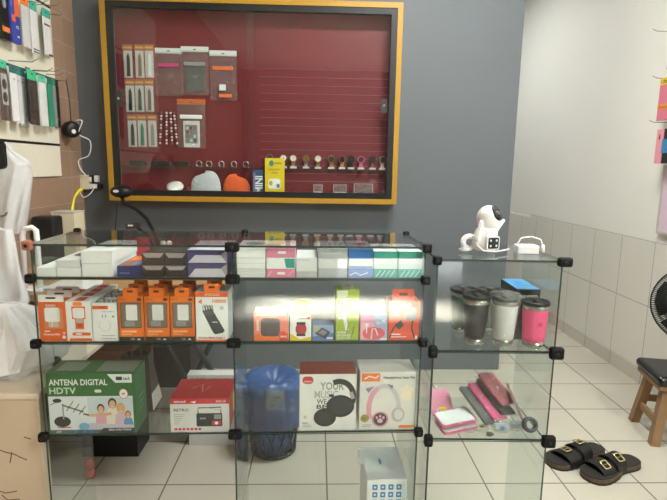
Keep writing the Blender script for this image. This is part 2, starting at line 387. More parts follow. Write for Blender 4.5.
# ---- second tier, left bay: chargers on hang tabs
z = ZA[2]+e
OR2 = M('#e8641c', .45); OR3 = M('#f28a3c', .45); GREYP = M('#9b9b9d', .35); CLEARW = M('#cfd3d6', .2, coat=.5)
def hangtab(parent, w, h, d, m, tw, th, xc=.5, y=.001, hole=True):
    mb = MB(); x = w*xc
    t = rrect(x-tw/2, h-.001, x+tw/2, h+th, min(.004, th*.3))
    mb.prism(t, -.0008, 0, m, Matrix.Translation((0, y, 0)) @ FRONT)
    if hole: mb.flat([(px_, py_, 0) for px_, py_ in rrect(x-tw*.2, h+th*.45, x+tw*.2, h+th*.7, th*.1)], M('#5e2a10', .5), Matrix.Translation((0, y-.0012, 0)) @ FRONT)
    mb.build('hang_tab', parent)
def charger_box(x0, x1, ytop, d, label, depth, body, dec, tabm, tabw, tabh, window=None, copies=0, group=None, xc=.5, clabel='', tdec=()):
    a, w, h = place(A, x0, x1, ytop, d, z); w -= .0015
    t = thing('charger_box', label, 'box', A.P(a+.0007, d, z), A.th, group)
    carton_mesh(w, depth, h, body, dec=dec, tdec=tdec).build('carton', t)
    if tabh: hangtab(t, w, h, depth, tabm, tabw*w, tabh, xc, hole=True)
    if window:
        u0, v0, u1, v1 = window
        mb = MB(); mb.add([(u0*w, v0*h, .0024), (u1*w, v0*h, .0024), (u1*w, v1*h, .0024), (u0*w, v1*h, .0024)], [(0, 1, 2, 3)], clear_win, False, FRONT); wo = mb.build('window', t)
        p = MB(); cx = (u0+u1)/2*w+.004; cz = v0*h+.008
        p.prism(rrect(cx-.017, cz+.012, cx+.014, v1*h-.004, .003), .0008, .0014, W3, FRONT)
        p.prism(rrect(cx-.022, cz-.005, cx+.006, cz+.010, .002), .0008, .0013, GREYP, FRONT)
        p.build('power_adapter', wo)
    names = ['second', 'third', 'fourth']
    for k in range(copies):
        c = copy_tree(t); c.location = A.P(a+.0007, d+(depth+.001)*(k+1), z)
        c['label'] = f'{clabel}, {names[k]} back in its row'
    return t
clear_win = clear('window_film', '#fdfdfd', .03, .05)
wht = W3
adapt = lambda: [('rr', .24, .50, .80, .86, .08, W3), ('rr', .36, .36, .74, .50, .05, M('#c9b9ac', .4)), ('r', .70, .5, .79, .83, W2)]
charger_box(37, 64.5, 302, .012, 'orange charger box with white plug picture at the far left of its shelf', .05, M('#e8641c', .45, var=.08),
    [('rr', .2, .32, .92, .84, .05, M('#d98a5c', .4))]+adapt()+[('t', 'KAIDI', .3, .89, .36, .05, wht), ('r', .2, .25, .4, .275, wht), ('t', 'iCompatible', .16, .14, .6, .07, wht),
     ('rr', .85, .06, .97, .15, .1, wht), ('rr', .88, .18, .97, .24, .1, PINKL), ('l', [(.5, .5), (.5, .38)], .03, wht)], W2, .95, .020, copies=2, clabel='orange charger box with white plug picture')
charger_box(64.5, 90.5, 301.5, .014, 'white charger box with orange outlined plug picture', .052, W1,
    [('p', [(.24, .88), (.78, .88), (.78, .56), (.7, .56), (.7, .3), (.36, .3), (.36, .56), (.24, .56)], OR2)]+[('rr', .28, .58, .74, .84, .06, W3), ('rr', .40, .46, .66, .58, .05, M('#b9b2aa', .4)), ('rr', .42, .34, .64, .44, .05, M('#b04a28', .4)),
     ('rr', .22, .14, .95, .22, .3, OR2), ('rr', .36, .16, .6, .2, .3, wht), ('r', .1, .0, .98, .07, OR2), ('rr', .3, .89, .68, .99, .1, OR3)], W2, .4, .0, copies=3, clabel='white charger box with orange plug outline', tdec=[('r', .3, .1, .7, .9, RED)])
charger_box(91, 116.5, 303, .012, 'white cable box with orange brand strip and pear shaped picture', .055, W1,
    [('r', .03, .84, .66, .93, OR2), ('t', 'KAIDI', .34, .86, .2, .045, RED), ('t', 'CABO RAPIDO', .4, .76, .5, .035, INKL), ('c', .5, .42, .24, .16, GR), ('c', .5, .42, .225, .15, W3), ('rr', .36, .48, .66, .62, .1, W3),
     ('r', .40, .62, .44, .70, INKL), ('r', .53, .62, .57, .70, INKL), ('r', .35, .14, .9, .155, INKL), ('r', .35, .06, .9, .075, INKL), ('c', .85, .65, .05, .03, INKL)], W2, .4, .0, copies=2, clabel='white cable box with orange strip',
     tdec=[('t', 'Dcco', .1, .08, .85, .85, INK)])
wdec = [('r', .0, .0, 1, .105, M('#2e3331', .4)), ('rr', .09, .30, .91, .87, .05, M('#5c4a42', .3)), ('rr', .12, .32, .88, .85, .05, M('#8a7b70', .25)), ('t', 'GOLD', .06, .92, .28, .035, M('#a83c10', .5)),
        ('rr', .76, .905, .94, .965, .2, INK), ('r', .1, .20, .7, .245, M('#f7b98c', .5)), ('r', .1, .15, .5, .17, M('#f7b98c', .5)), ('t', 'USB', .45, .03, .16, .045, GR), ('rr', .72, .03, .84, .06, .1, W1)]
for i, (x0, x1) in enumerate(((117, 143), (143.6, 169), (169.5, 194))):
    charger_box(x0, x1, 296.5, .010, ['orange windowed charger box beside the white cable box', 'orange windowed charger box, middle of the three alike', 'orange windowed charger box beside the power bank box'][i], .048, M('#e87317', .42),
        wdec, M('#e8741a', .45), .58, .025, window=(.12, .32, .88, .85), copies=2, clabel=f'orange windowed charger box in the {["left", "middle", "right"][i]} row of three', group='orange windowed charger boxes')
pb = charger_box(194.8, 228.3, 292, .010, 'white power bank box with orange band reading 10000', .05, W1,
    [('r', .0, .9, 1, 1, OR2), ('t', "A'GOLD", .28, .925, .46, .05, M('#f6d9c0', .5)), ('r', .02, .0, .98, .03, OR2), ('t', '10000', .52, .78, .42, .075, OR2), ('p', [(.06, .8), (.2, .86), (.2, .76)], OR3),
     ('p', [(.2, .62), (.5, .66), (.88, .22), (.82, .17), (.58, .14), (.52, .18)], M('#4a4d52', .3)), ('p', [(.22, .62), (.5, .655), (.56, .55), (.3, .52)], M('#60646a', .3))]
    + [('l', [(.24+.08*k, .62), (.22+.08*k, .72), (.26+.08*k, .745), (.3+.08*k, .63)], .02, M('#3d3f44', .4)) for k in range(4)]
    + [('r', .5, .38, .66, .4, W2), ('c', .8, .68, .06, .04, GR), ('t', 'Power Bank 4 em 1', .08, .05, .8, .045, RED)], ORANGE, .48, .024, copies=1, clabel='white power bank box with orange band')
# ---- second tier, middle bay
def pack(name, label, x0, x1, ytop, d, depth, body, dec, tab=None, cat='box'):
    a, w, h = place(A, x0, x1, ytop, d, z); w -= .0015
    t = thing(name, label, cat, A.P(a+.0007, d, z), A.th)
    carton_mesh(w, depth, h, body, dec=dec).build('carton', t)
    if tab: hangtab(t, w, h, depth, tab[0], tab[1]*w, tab[2], tab[3] if len(tab) > 3 else .5)
    return t
carton(A, 'speaker_box', 'orange box with pink painted glare picturing a dark square speaker', 253.5, 288.5, 312.5, .012, z, .06, W1,
    dec=[('r', 0, 0, 1, 1, M('#ee8f7e', .45)), ('p', [(0, 0), (1, 0), (1, .3), (.75, .3), (0, .22)], M('#f2793c', .45)), ('rr', .2, .16, .76, .8, .12, M('#55484c', .3)), ('r', .08, .35, .14, .75, M('#f5d9d4', .4)),  # pink tones paint the glass reflection washing over an orange box
         ('p', [(.72, .3), (.85, .36), (.98, .22), (.98, .0), (.75, .0)], M('#e0473d', .4)), ('rr', .06, .9, .96, .97, .02, M('#f5cfc8', .4)), ('t', 'BASS', .78, .12, .18, .06, W1)])
pack('speaker_box', 'small white box picturing a red round speaker under a yellow flap', 289.8, 311.5, 315.5, .012, .055, W1,
    [('p', [(0, 0), (1, 0), (1, .16), (.5, .06), (0, .3)], YEL), ('c', .52, .46, .26, .27, INK), ('rr', .28, .24, .76, .7, .2, M('#b6263a', .3)), ('rr', .3, .64, .74, .74, .1, M('#2d2628', .3)), ('rr', .3, .18, .74, .27, .1, M('#2d2628', .3)),
     ('t', 'SPEAKER', .4, .85, .5, .06, INK), ('c', .88, .9, .08, .06, M('#d8452a', .4)), ('c', .12, .1, .07, .05, YEL)], (M('#8f7a16', .5), .78, .048, .58))
carton(A, 'camera_box', 'small blue box picturing a dark gadget, next to the green box', 312.5, 334, 325, .012, z, .05, M('#9fb3d2', .4),
    dec=[('p', [(0, .0), (1, .0), (1, .5), (0, .25)], M('#5b7fb8', .4)), ('p', [(.1, .45), (.45, .85), (.85, .55), (.6, .1)], M('#3b3a48', .3)), ('p', [(.25, .5), (.47, .72), (.7, .52), (.52, .3)], M('#7d7688', .3)), ('c', .2, .75, .13, .12, M('#b8b860', .4)), ('r', .68, .1, .95, .22, W1)])
pack('headset_box', 'tall lime green box picturing a white headset', 336, 359.8, 289.5, .012, .06, LIME,
    [('rr', .04, .84, .5, .98, .05, M('#e7ecd2', .4)), ('l', [(.42, .82), (.36, .5), (.5, .2)], .14, W1), ('l', [(.62, .75), (.9, .82), (.96, .6)], .08, GR), ('c', .8, .68, .15, .07, W2), ('l', [(.55, .3), (.42, .02)], .03, INK), ('l', [(.8, .28), (.68, .02)], .03, INK),
     ('t', 'FONE', .08, .14, .4, .04, W1), ('t', 'DE OUVIDO', .08, .08, .6, .04, W1), ('r', .08, .04, .7, .055, W1), ('t', '+', .1, .66, .1, .05, W1), ('t', '+', .1, .58, .1, .05, W1), ('rr', .1, .42, .3, .46, .1, W1)], (M('#5c6350', .4), .5, .02))
carton(A, 'earphone_box', 'pink and blue box with white earphones and letters inX', 360.3, 388, 314.5, .012, z, .05, M('#e9aec0', .4),
    dec=[('r', .5, 0, 1, 1, M('#a8b5d6', .4)), ('c', .5, .27, .42, .25, M('#e0606e', .4)), ('r', 0, .7, .5, 1, M('#dd86b4', .4)), ('c', .24, .6, .07, .07, W1), ('r', .22, .28, .26, .6, W1), ('l', [(.42, .05), (.44, .45), (.56, .45), (.66, .2)], .05, W2), ('t', 'in', .6, .62, .12, .13, W1), ('t', 'X', .75, .66, .2, .17, W1), ('r', .75, .02, .98, .09, W1)])
pack('headset_box', 'tomato red box with dark headset picture beside the right side panel', 389, 420.5, 301, .012, .06, M('#e2573f', .42),
    [('r', 0, .45, 1, 1, M('#ea7664', .42)), ('rr', .55, .5, .9, .85, .1, M('#8e8e96', .3)), ('l', [(.04, .05), (.15, .3), (.28, .42)], .04, INK), ('p', [(.2, .4), (.4, .52), (.5, .38), (.34, .27)], M('#4a4144', .3)), ('l', [(.78, .5), (.76, .3), (.86, .06)], .05, M('#4a4144', .3)),
     ('t', 'A9', .14, .62, .2, .12, W1), ('t', 'HEAD', .36, .86, .36, .08, W1), ('r', .1, .14, .4, .17, W1), ('r', .1, .08, .6, .1, W1), ('rr', .88, .04, .95, .12, .02, W1)], (M('#e05038', .42), .7, .035, .45))
# ---- third tier
z = ZA[3]+e
GRD = M('#2f6b34', .42); SKIN = M('#d9a684', .5); BLOND = M('#d9a85a', .5); HAIR = M('#4b2f20', .5)
def person(u, v, s, hair, shirt, skin=SKIN):
    return [('p', [(u-1.5*s, .0+.14), (u+1.5*s, .14), (u+1.2*s, v-1.5*s), (u+.4*s, v-1.0*s), (u-.4*s, v-1.0*s), (u-1.2*s, v-1.6*s)], shirt), ('c', u, v+.4*s, .95*s, 1.7*s, hair), ('c', u, v, .72*s, 1.35*s, skin), ('l', [(u-.3*s, v-.55*s), (u, v-.75*s), (u+.3*s, v-.55*s)], .35*s*.4, W1)]
carton(A, 'antenna_box', 'large green and white box reading antena digital HDTV', 45, 134.3, 373, .012, z, .10, GRD,
    dec=[('r', .01, .04, .97, .62, M('#dfe2e6', .4)), ('r', .45, .3, .97, .6, M('#c9d4de', .4)), ('t', 'ANTENA DIGITAL', .03, .80, .66, .10, W1), ('t', 'HDTV', .03, .66, .30, .105, M('#cfe0c8', .4)),
         ('p', [(.69, .98), (.97, .98), (.97, .84), (.78, .84)], W1), ('r', .79, .88, .86, .94, INK), ('t', 'tech', .87, .88, .08, .06, INK), ('rr', .54, .68, .62, .73, .1, W2),
         ('c', .155, .2, .095, .09, M('#2b2a2e', .4)), ('l', [(.17, .24), (.17, .50)], .018, GREYP), ('l', [(.16, .48), (.40, .36)], .022, M('#70757c', .4)), ('c', .11, .55, .05, .035, M('#2b2a2e', .4)), ('l', [(.0+.03, .48), (.16, .56)], .008, INK)]
    + [('l', [(.21+.07*k, .38-.03*k), (.29+.07*k, .54-.04*k)], .009, INK) for k in range(3)]
    + person(.60, .40, .045, HAIR, M('#d9a0b4', .5)) + person(.735, .48, .052, M('#2f211b', .5), M('#e6ded0', .5)) + person(.83, .40, .052, BLOND, M('#d8b6c8', .5)) + person(.91, .30, .038, M('#a5693c', .5), M('#5b8fc4', .5))
    + [('l', [(.72, .33), (.55, .30), (.45, .31)], .035, SKIN), ('l', [(.40, .33), (.46, .31)], .02, INK), ('p', [(.34, .04), (.36, .14), (.5, .18), (.62, .16), (.97, .14), (.97, .04)], M('#c9c4d4', .5)), ('c', .4, .12, .06, .06, M('#74a9cc', .5)),
       ('c', .87, .66, .052, .085, RED), ('c', .87, .66, .045, .075, W1), ('t', '4K', .845, .64, .05, .04, RED), ('r', .0, .0, 1, .065, M('#5b6a66', .4)), ('p', [(.56, .0), (.98, .0), (.98, .09), (.62, .09)], M('#3a3f40', .4)), ('t', 'IDEAL PARA TODOS', .68, .045, .26, .03, W1),
       ('c', .3, .03, .02, .025, M('#3c7cc0', .4)), ('c', .4, .03, .02, .025, M('#3c7cc0', .4)), ('c', .48, .03, .02, .025, M('#3c7cc0', .4)), ('t', 'ATV', .08, .015, .06, .035, W1), ('r', .1, .1, .25, .115, RED)],
    tdec=[('r', .08, .15, .38, .85, M('#7f8d80', .4)), ('r', .55, .1, .98, .9, M('#7f8d80', .4))], sdec=[('r', .3, .3, .7, .33, M('#5f9163', .4)), ('r', .3, .4, .7, .43, M('#5f9163', .4)), ('r', .3, .5, .7, .53, M('#5f9163', .4))])
RD = M('#b4222b', .42)
carton(A, 'radio_box', 'white and red retro radio box on the left bay bottom shelf', 169.5, 229.2, 398.5, .012, z, .14, RD,
    dec=[('r', .0, .0, 1, .86, M('#d9d6d6', .4)), ('r', .0, .84, 1, 1, M('#c92a35', .42)), ('t', 'xtrad', .06, .88, .2, .07, W1), ('t', 'KVC 10', .78, .885, .16, .055, W1), ('p', [(.34, .9), (.44, .93), (.42, .86)], W1),
         ('t', 'RETRO', .06, .62, .25, .085, INK), ('rr', .44, .16, .88, .56, .04, M('#26272a', .3)), ('l', [(.47, .56), (.47, .72), (.86, .74), (.86, .56)], .02, INK), ('r', .74, .38, .86, .52, M('#8c9498', .3)), ('r', .7, .2, .86, .33, RED), ('c', .78, .26, .03, .045, W1), ('t', 'BASS', .5, .38, .1, .05, GR), ('l', [(.6, .74), (.86, .64)], .01, INKL)]
    + [('r', .06, .52-.055*k, .06+.02*(9-k), .535-.055*k, INKL) for k in range(6)] + [('rr', .06+.068*k, .055, .115+.068*k, .125, .12, RED) for k in range(7)],
    tdec=[('l', [(.3, .5), (.45, .7), (.5, .3), (.6, .6)], .015, M('#e6c8c4', .4))], sdec=[('r', .55, .2, .95, .8, YEL)])
FR = M('#8f3a2c', .42)
carton(A, 'headphone_box', 'white headphone box with red top picturing black headphones', 299.5, 357, 374, .012, z, .10, FR,
    dec=[('r', 0, 0, 1, 1, M('#e6e3e1', .4)), ('rr', .05, .83, .24, .96, .06, RED), ('t', 'CEVIO', .08, .855, .13, .03, W1),
         ('t', 'YOUR', .36, .72, .42, .14, M('#8a8886', .5)), ('t', 'MUSIC', .26, .57, .42, .14, M('#b0aeac', .5)), ('t', 'WE', .30, .47, .18, .09, M('#6c6a69', .5)), ('t', 'BE', .30, .385, .18, .075, M('#3c3b3b', .5)),
         ('l', arcp(.70, .60, .25, .27, 115, -25), .1, M('#1f1f21', .3)), ('l', [(.9, .68), (.95, .56)], .07, SILV), ('c', .72, .43, .25, .20, M('#1c1c1f', .3)), ('c', .75, .43, .19, .155, M('#2c2c30', .3)), ('l', [(.52, .62), (.6, .62)], .05, M('#1c1c1f', .3)),
         ('c', .45, .23, .20, .165, M('#1c1c1f', .3)), ('c', .46, .22, .13, .11, M('#2a2a2e', .3)), ('t', 'BASS', .05, .12, .1, .025, INK), ('r', .05, .09, .2, .1, INKL), ('r', .05, .06, .22, .07, INKL), ('c', .1, .24, .03, .03, GR)],
    sdec=[('r', .02, .02, .98, .98, W2)])
carton(A, 'headphone_box', 'white box picturing pink cat ear headphones with a paw', 360, 416.5, 372, .012, z, .10, M('#dedad6', .4),
    dec=[('r', .03, .84, .36, .98, M('#ee7b3a', .4)), ('l', [(.08, .88), (.16, .93), (.28, .9), (.33, .94)], .02, W1), ('t', 'Headphone Sem Fio', .42, .87, .56, .06, INK),
         ('c', .84, .6, .1, .09, M('#f0dfc6', .5)), ('c', .76, .7, .035, .04, M('#f0dfc6', .5)), ('c', .84, .74, .035, .04, M('#f0dfc6', .5)), ('c', .93, .7, .035, .04, M('#f0dfc6', .5)),
         ('l', arcp(.44, .36, .27, .40, 205, 115), .09, M('#dc9cac', .4)), ('l', arcp(.44, .36, .27, .40, 115, -10), .08, M('#c5c1c2', .4)), ('p', [(.1, .72), (.26, .76), (.16, .64)], M('#9b86b0', .4)), ('p', [(.48, .8), (.6, .77), (.58, .7)], M('#8b7b9b', .4)),
         ('c', .7, .26, .12, .13, M('#b9b6b6', .4)), ('c', .71, .26, .08, .09, M('#d8d4d4', .4)), ('c', .38, .18, .15, .135, M('#d58a9e', .4)), ('c', .38, .18, .12, .11, M('#3a4244', .4)), ('c', .38, .155, .05, .04, M('#e5a9b9', .4)), ('c', .32, .21, .02, .025, M('#e5a9b9', .4)), ('c', .38, .235, .02, .025, M('#e5a9b9', .4)), ('c', .44, .21, .02, .025, M('#e5a9b9', .4)),
         ('c', .1, .2, .075, .07, M('#9c8c3a', .4)), ('t', 'BT', .07, .18, .06, .035, INK), ('rr', .72, .02, .99, .075, .03, M('#ee7b3a', .4)), ('r', .06, .08, .24, .09, INKL), ('r', .06, .05, .2, .06, INKL)])
# white box at the bottom of the middle bay
z = ZA[4]+e
t = thing('appliance_box', 'white open lidded box with blue feature icons standing low in the middle bay', 'box', A.P(A.px(367.5, 485, .05)[0]-.002, .05, z), A.th)
aw = A.px(409, 485, .05)[0]-A.px(367.5, 485, .05)[0]; hz = A.px(388, 480, .05)[1]-z
aw *= .96
mb = MB().box(0, aw, 0, .18, 0, hz, W1, .0015)
ic = []
for j in range(6):
    for k in range(4): ic += [('rr', .14+.2*k, 1-(.034+.026*j)/hz, .27+.2*k, 1-(.015+.026*j)/hz, .02, M('#3c88c4', .4)), ('c', .205+.2*k, 1-(.0245+.026*j)/hz, .028, .0035/hz, W1)]
decal(mb, FRONT, aw, hz, ic[:32]); mb.build('carton', t)
lid = MB(); LX = Matrix.Translation((0, 0, hz+.002)) @ Matrix.Rotation(.05, 4, 'Y') @ Matrix.Rotation(.02, 4, 'X')
lid.box(-.001, aw+.001, .002, .18, .003, .006, M('#c8c6c8', .45), 0, LX)
decal(lid, LX @ Matrix.Translation((0, 0, .0065)), aw, .18, [('c', .42, .5, .035, .1, M('#3c70b0', .4)), ('c', .56, .5, .03, .05, PINKL)])
lid.prism([(0, .0), (.0, .012), (-.02, .018), (-.024, .008)], 0, .05, W2, LX @ Matrix.Translation((0, .08, 0)))
lid.build('lid', t)
# ------------------------------------------------------------------ tumblers and box in the narrow case
STEEL = M('#b9b7b4', .22, 1, .04)
z = ZB[1]+e
def tumbler(label, x, ytop, d, body, rw_, h, lidm=BLACK, bag=False, bottom=.72, group='steel tumblers'):
    a, zt = B.px(x, ytop, d); h = zt-z
    t = thing('tumbler', label, 'tumbler', B.P(a, d, z), 0, group)
    r = rw_; b = r*bottom
    MB().lathe([(b*.9, 0), (b, .003), (b*1.04, h*.12)], STEEL, 32).build('steel_base', t)
    MB().lathe([(b*1.05, h*.121), (b*1.10, h*.2), (r*.97, h*.78), (r*.96, h*.80)], body, 32).build('body', t)
    MB().lathe([(r*.96, h*.801), (r*.99, h*.83), (r*1.0, h*.885), (r*.97, h*.89)], STEEL, 32).build('steel_rim', t)
    lm = MB().lathe([(r*.98, h*.891), (r*1.03, h*.90), (r*1.03, h*.955), (r*.98, h*.97), (r*.92, h*.965), (r*.9, h*.945), (.002, h*.945)], lidm, 32)
    lo = lm.build('lid', t)
    MB().box(-r*.25, r*.25, -r*.85, r*.2, h*.946, h*.99, lidm, .003).build('slider', lo)
    if bag:
        n = MB()
        n.lathe([(b*1.02, .001), (b*1.16, h*.14), (r*1.08, h*.7), (r*1.13, h*.9), (r*1.1, h*1.02), (r*.5, h*1.05), (.003, h*1.04)], PLASTIC, 40, mod=lambda q, zz, an: (q*(1+.025*math.sin(9*an+zz*90)+.012*math.sin(17*an-zz*50)), zz))
        n.build('plastic_bag', t)
    return t
tumbler('black steel rimmed tumbler at the front of the shelf beside the white one', 477, 292.5, .075, M('#2b282b', .4), .0405, 0)
tumbler('white tumbler wrapped in a clear plastic bag', 506, 294, .07, M('#e6e6e4', .4), .039, 0, bag=True)
p = tumbler('pink shorter tumbler with black lid beside the right glass edge', 536.5, 299, .053, M('#ec4f86', .42), .0385, 0, bottom=.78)
lg = MB(); lg.prism(circ(0, .078, .007, 16), -.0395, -.0388, M('#b83a68', .4), FRONT.inverted() @ Matrix.Identity(4) if False else FRONT @ Matrix.Translation((0, 0, .0795)))
lg.build('emblem', p)
tumbler('dark green tumbler with black lid at the back behind the black one', 464, 286.5, .20, M('#2f5a4e', .4), .042, 0)
tumbler('grey tumbler with black lid at the back behind the white one', 490.5, 287.5, .217, M('#9a9c9d', .35), .042, 0)
a0, zt = B.px(521, 289.5, .105); a1, _ = B.px(547, 290, .105)
o = carton_mesh((a1-a0)*.9, .15, zt-z, M('#2c2f33', .42), top=M('#3f93cf', .4),
    dec=[('t', 'BEER PORTO', .08, .82, .8, .07, W1), ('r', .08, .74, .9, .75, GREYP), ('r', .1, .3, .9, .6, M('#44484d', .4))], tdec=[('t', 'BEER', .3, .55, .4, .2, M('#2b6fa6', .4)), ('r', .05, .35, .95, .38, INK)],
    sdec=[('r', .1, .3, .8, .6, M('#44484d', .4))]).build('tumbler_box', None, B.P(a0-.010, .107, z), (0, 0, B.th))
tag(o, 'dark grey tumbler box with bright blue top behind the pink tumbler', 'box')
# ------------------------------------------------------------------ pile of phone covers on the narrow case's lower shelf
z = ZB[2]+e
HOT = M('#ea4f8c', .4); CRIM = M('#b32f4e', .4); DKG = M('#39403f', .4); PNK2 = M('#e77fa3', .4)
def cover(label, p0, size, rot, col, bag=True, camera=True, group='phone covers in the narrow case', inner=None, sticker=None, name='phone_cover', icon=False):
    """flat phone cover lying in its local xy plane, origin at the centre of its underside"""
    t = thing(name, label, 'phone cover', p0, rot, group)
    w, l = size; th = .0075
    m = MB().prism(rrect(-w/2, -l/2, w/2, l/2, .01), 0, th, col)
    if inner: m.prism(rrect(-w/2+.004, -l/2+.004, w/2-.004, l/2-.004, .008), th, th+.0006, inner)
    if icon: m.prism(circ(0, 0, .006, 14), th, th+.0005, PINKL)
    m.build('cover', t)
    if camera:
        c = MB().prism(rrect(w/2-.03, l/2-.034, w/2-.006, l/2-.006, .005), th, th+.0012, M('#26262a', .25)); c.build('camera_cutout', t)
    if sticker:
        s_ = MB().prism(rrect(-.012, -.012, .014, .008, .001), 0, .0005, sticker, Matrix.Translation((0, -l*.28, th+.003))); s_.build('price_sticker', t)
    if bag:
        g = MB(); n = 10; P = []
        for i in range(n+1):
            row = []
            for j in range(n+1):
                x = (i/n-.5)*(w+.008); y = (j/n-.5)*(l+.022)
                ed = min(i, n-i, j, n-j)/n
                row.append((x, y, th+.0022+.0018*noise.noise(Vector((x*60, y*60, w*90+l*10)))*(1 if ed > .05 else .3)-(0.004 if ed < .05 else 0)))
            P.append(row)
        g.grid(P, PLASTIC); g.build('plastic_sleeve', t)
    return t
def Bp(x, y, d): a, zz = B.px(x, y, d); return B.P(a, d, zz)
def onshelf(x, d, lift=0): a, _ = B.px(x, 438, d); return B.P(a, d, z+lift)
R = math.radians
def settle(t, zs):
    M0 = Matrix.LocRotScale(t.location, t.rotation_euler, None)
    lo = min((M0 @ v.co).z for c in t.children for v in c.data.vertices); t.location.z += zs-lo; return t
z0 = ZB[2]+.003
settle(cover('pink phone cover with yellow price sticker, upright at the left end of the pile', onshelf(438.5, .175, .002), (.07, .10), (R(34), 0, R(2)), PNK2, camera=False, sticker=YEL), z0)
RA = (R(6), R(-5), R(12))
lowc = settle(cover('hot pink rimmed white cover lying flat at the bottom of the pile', onshelf(455, .070), (.115, .075), RA, HOT, camera=False, inner=W1), z0)
top = cover('hot pink rimmed white cover lying on top of a similar one', onshelf(453.5, .078), (.115, .075), RA, HOT, camera=False, inner=W1); top.location.z = lowc.location.z+.019
RB = (R(33), R(17), R(40)); q0_ = onshelf(476, .112); stepv = Vector((math.cos(R(40)), math.sin(R(40)), 0))
for k, (lab, sz, col) in enumerate((('dark grey cover tilted next to the pink rimmed white covers', (.086, .142), DKG), ('bright pink cover in a sleeve tilted between two dark covers', (.086, .142), HOT),
        ('black green cover tilted under the crimson one', (.086, .142), M('#2c3634', .4)))):
    settle(cover(lab, q0_+stepv*.0495*k, sz, RB, col, camera=False), z0)
cr = settle(cover('crimson cover with small pale emblem lying on top of the tilted row', q0_+stepv*.108+Vector((-.006, -.010, 0)), (.095, .125), (R(33), R(13), R(40)), CRIM, camera=False, icon=True), z0)
cr.location.z += .037
settle(cover('clear pinkish cover standing on edge at the right end of the pile', B.P(.313, .165, z), (.078, .12), (R(10), R(64), R(0)), M('#c58f94', .35), camera=True), z0)
# small sleeves and blister packs in front of the pile
def crumple(label, x, d, r, col, sc=(1.3, .8, .7), name='plastic_sleeve', extra=None, seed=0):
    t = thing(name, label, 'plastic packet', onshelf(x, d, .0), 0, 'clear packets in the narrow case')
    m = MB(); prof = [(max(1e-3, r*math.sin(PI*i/9)), r*sc[2]-r*sc[2]*math.cos(PI*i/9)) for i in range(10)]
    m.lathe(prof, PLASTIC, 22, None, False, lambda q, zz, an: (q*(1+.3*noise.noise(Vector((math.cos(an)*2+seed, math.sin(an)*2, zz*80)))), zz))
    for i, v in enumerate(m.v): m.v[i] = Vector((v.x*sc[0], v.y*sc[1], v.z))
    m.build('wrap', t)
    if extra: extra(t, r)
    return t
crumple('crumpled clear packet in front of the pink rimmed covers', 469, .04, .016, None, seed=1)
def ylab(t, r): MB().box(-.014, .014, -.010, .010, r*.9, r*.9+.002, M('#d9d38a', .4), .0005).box(-.008, .004, -.006, 0, r*.9+.002, r*.9+.0026, INK).build('yellow_label', t)
crumple('clear packet with a pale yellow label in front of the dark cover', 481, .045, .018, None, extra=ylab, seed=4)
def bsti(t, r):
    MB().box(-.02, .02, -.008, .012, r*.3, r*1.0, M('#b9b9c0', .35), .004).build('grey_gadget', t)
    MB().prism(circ(0, r*.8, .007, 16), .0135, .0145, M('#3fa0d0', .4), FRONT).build('blue_sticker', t)
crumple('clear packet with a round blue sticker below the crimson cover', 500, .045, .026, None, extra=bsti, seed=7)
def bl2(t, r): MB().box(-.015, .015, -.006, .01, r*.4, r*1.2, M('#7d8894', .35), .004).build('grey_gadget', t)
crumple('clear packet of grey accessory under the standing clear cover', 515, .055, .022, None, extra=bl2, seed=11)
a, _ = B.px(528, 436, .05)
t = MB(); t.tube([(.018*math.cos(2*PI*i/24), .0, .018*math.sin(2*PI*i/24)) for i in range(24)], .0065, M('#4b4a58', .35), 8, None, True)
for v in t.v: v.y *= 2.2
o = t.build('cable_coil', None, B.P(a, .045, z+.0258), (R(-28), 0, B.th)); tag(o, 'dark grey ring shaped coil at the right front of the packets', 'coil')
o = MB().prism([(-.012, -.008), (.0, -.012), (.013, -.004), (.010, .008), (-.006, .01)], 0, .004, M('#5a5652', .5)).build('dark_chip', None, onshelf(489, .03)); tag(o, 'small dark flat chip lying before the blue sticker packet', 'chip')
# ------------------------------------------------------------------ security camera on the narrow case
z = ZB[0]+.0046
CW = M('#e6e4e6', .3, coat=.3)
pt = pxz(487, 253.5, z); t = thing('security_camera', 'white security camera with two heads and an antenna on the narrow glass case', 'security camera', (pt.x-.005, pt.y+.025, z+.0055), R(8))
m = MB(); m.lathe([(.030, 0), (.036, .003), (.037, .03), (.033, .06), (.026, .072)], CW, 28, Matrix.Translation((0, .0, 0)) @ Matrix.Rotation(R(8), 4, 'Y')); m.build('body', t)
hd = MB(); HX = Matrix.Translation((.012, .0, .098))
hd.ball((0, 0, 0), .036, CW, HX, (1, 1, 1.12), 28, 18); hd.build('head', t)
fv = Vector((.35, -.72, .55)).normalized(); q = fv.to_track_quat('Z', 'Y').to_matrix().to_4x4()
m = MB(); LX = HX @ q
m.lathe([(.001, .0375), (.020, .037), (.022, .031), (.018, .030)], BLACK, 20, LX @ Matrix.Diagonal((.75, 1.15, 1, 1))); m.lathe([(.001, .0405), (.008, .040), (.009, .037)], M('#2a2c33', .1, coat=1), 16, LX @ Matrix.Translation((0, -.004, 0)))
m.build('upper_lens', t)
arm = MB(); arm.prism(rrect(-.011, -.035, .011, .035, .01), -.004, .004, CW, Matrix.Translation((-.023, -.022, .062)) @ Matrix.Rotation(R(35), 4, 'Z') @ FRONT @ Matrix.Rotation(R(-20), 4, 'Z')); arm.build('side_arm', t)
m = MB(); FX = Matrix.Translation((.012, -.036, .028)) @ Matrix.Rotation(R(8), 4, 'Z') @ FRONT
m.prism(rrect(-.0215, -.020, .0215, .020, .005), -.01, .004, CW, FX); m.prism(rrect(-.018, -.0165, .018, .0165, .004), .004, .005, BLACK, FX)
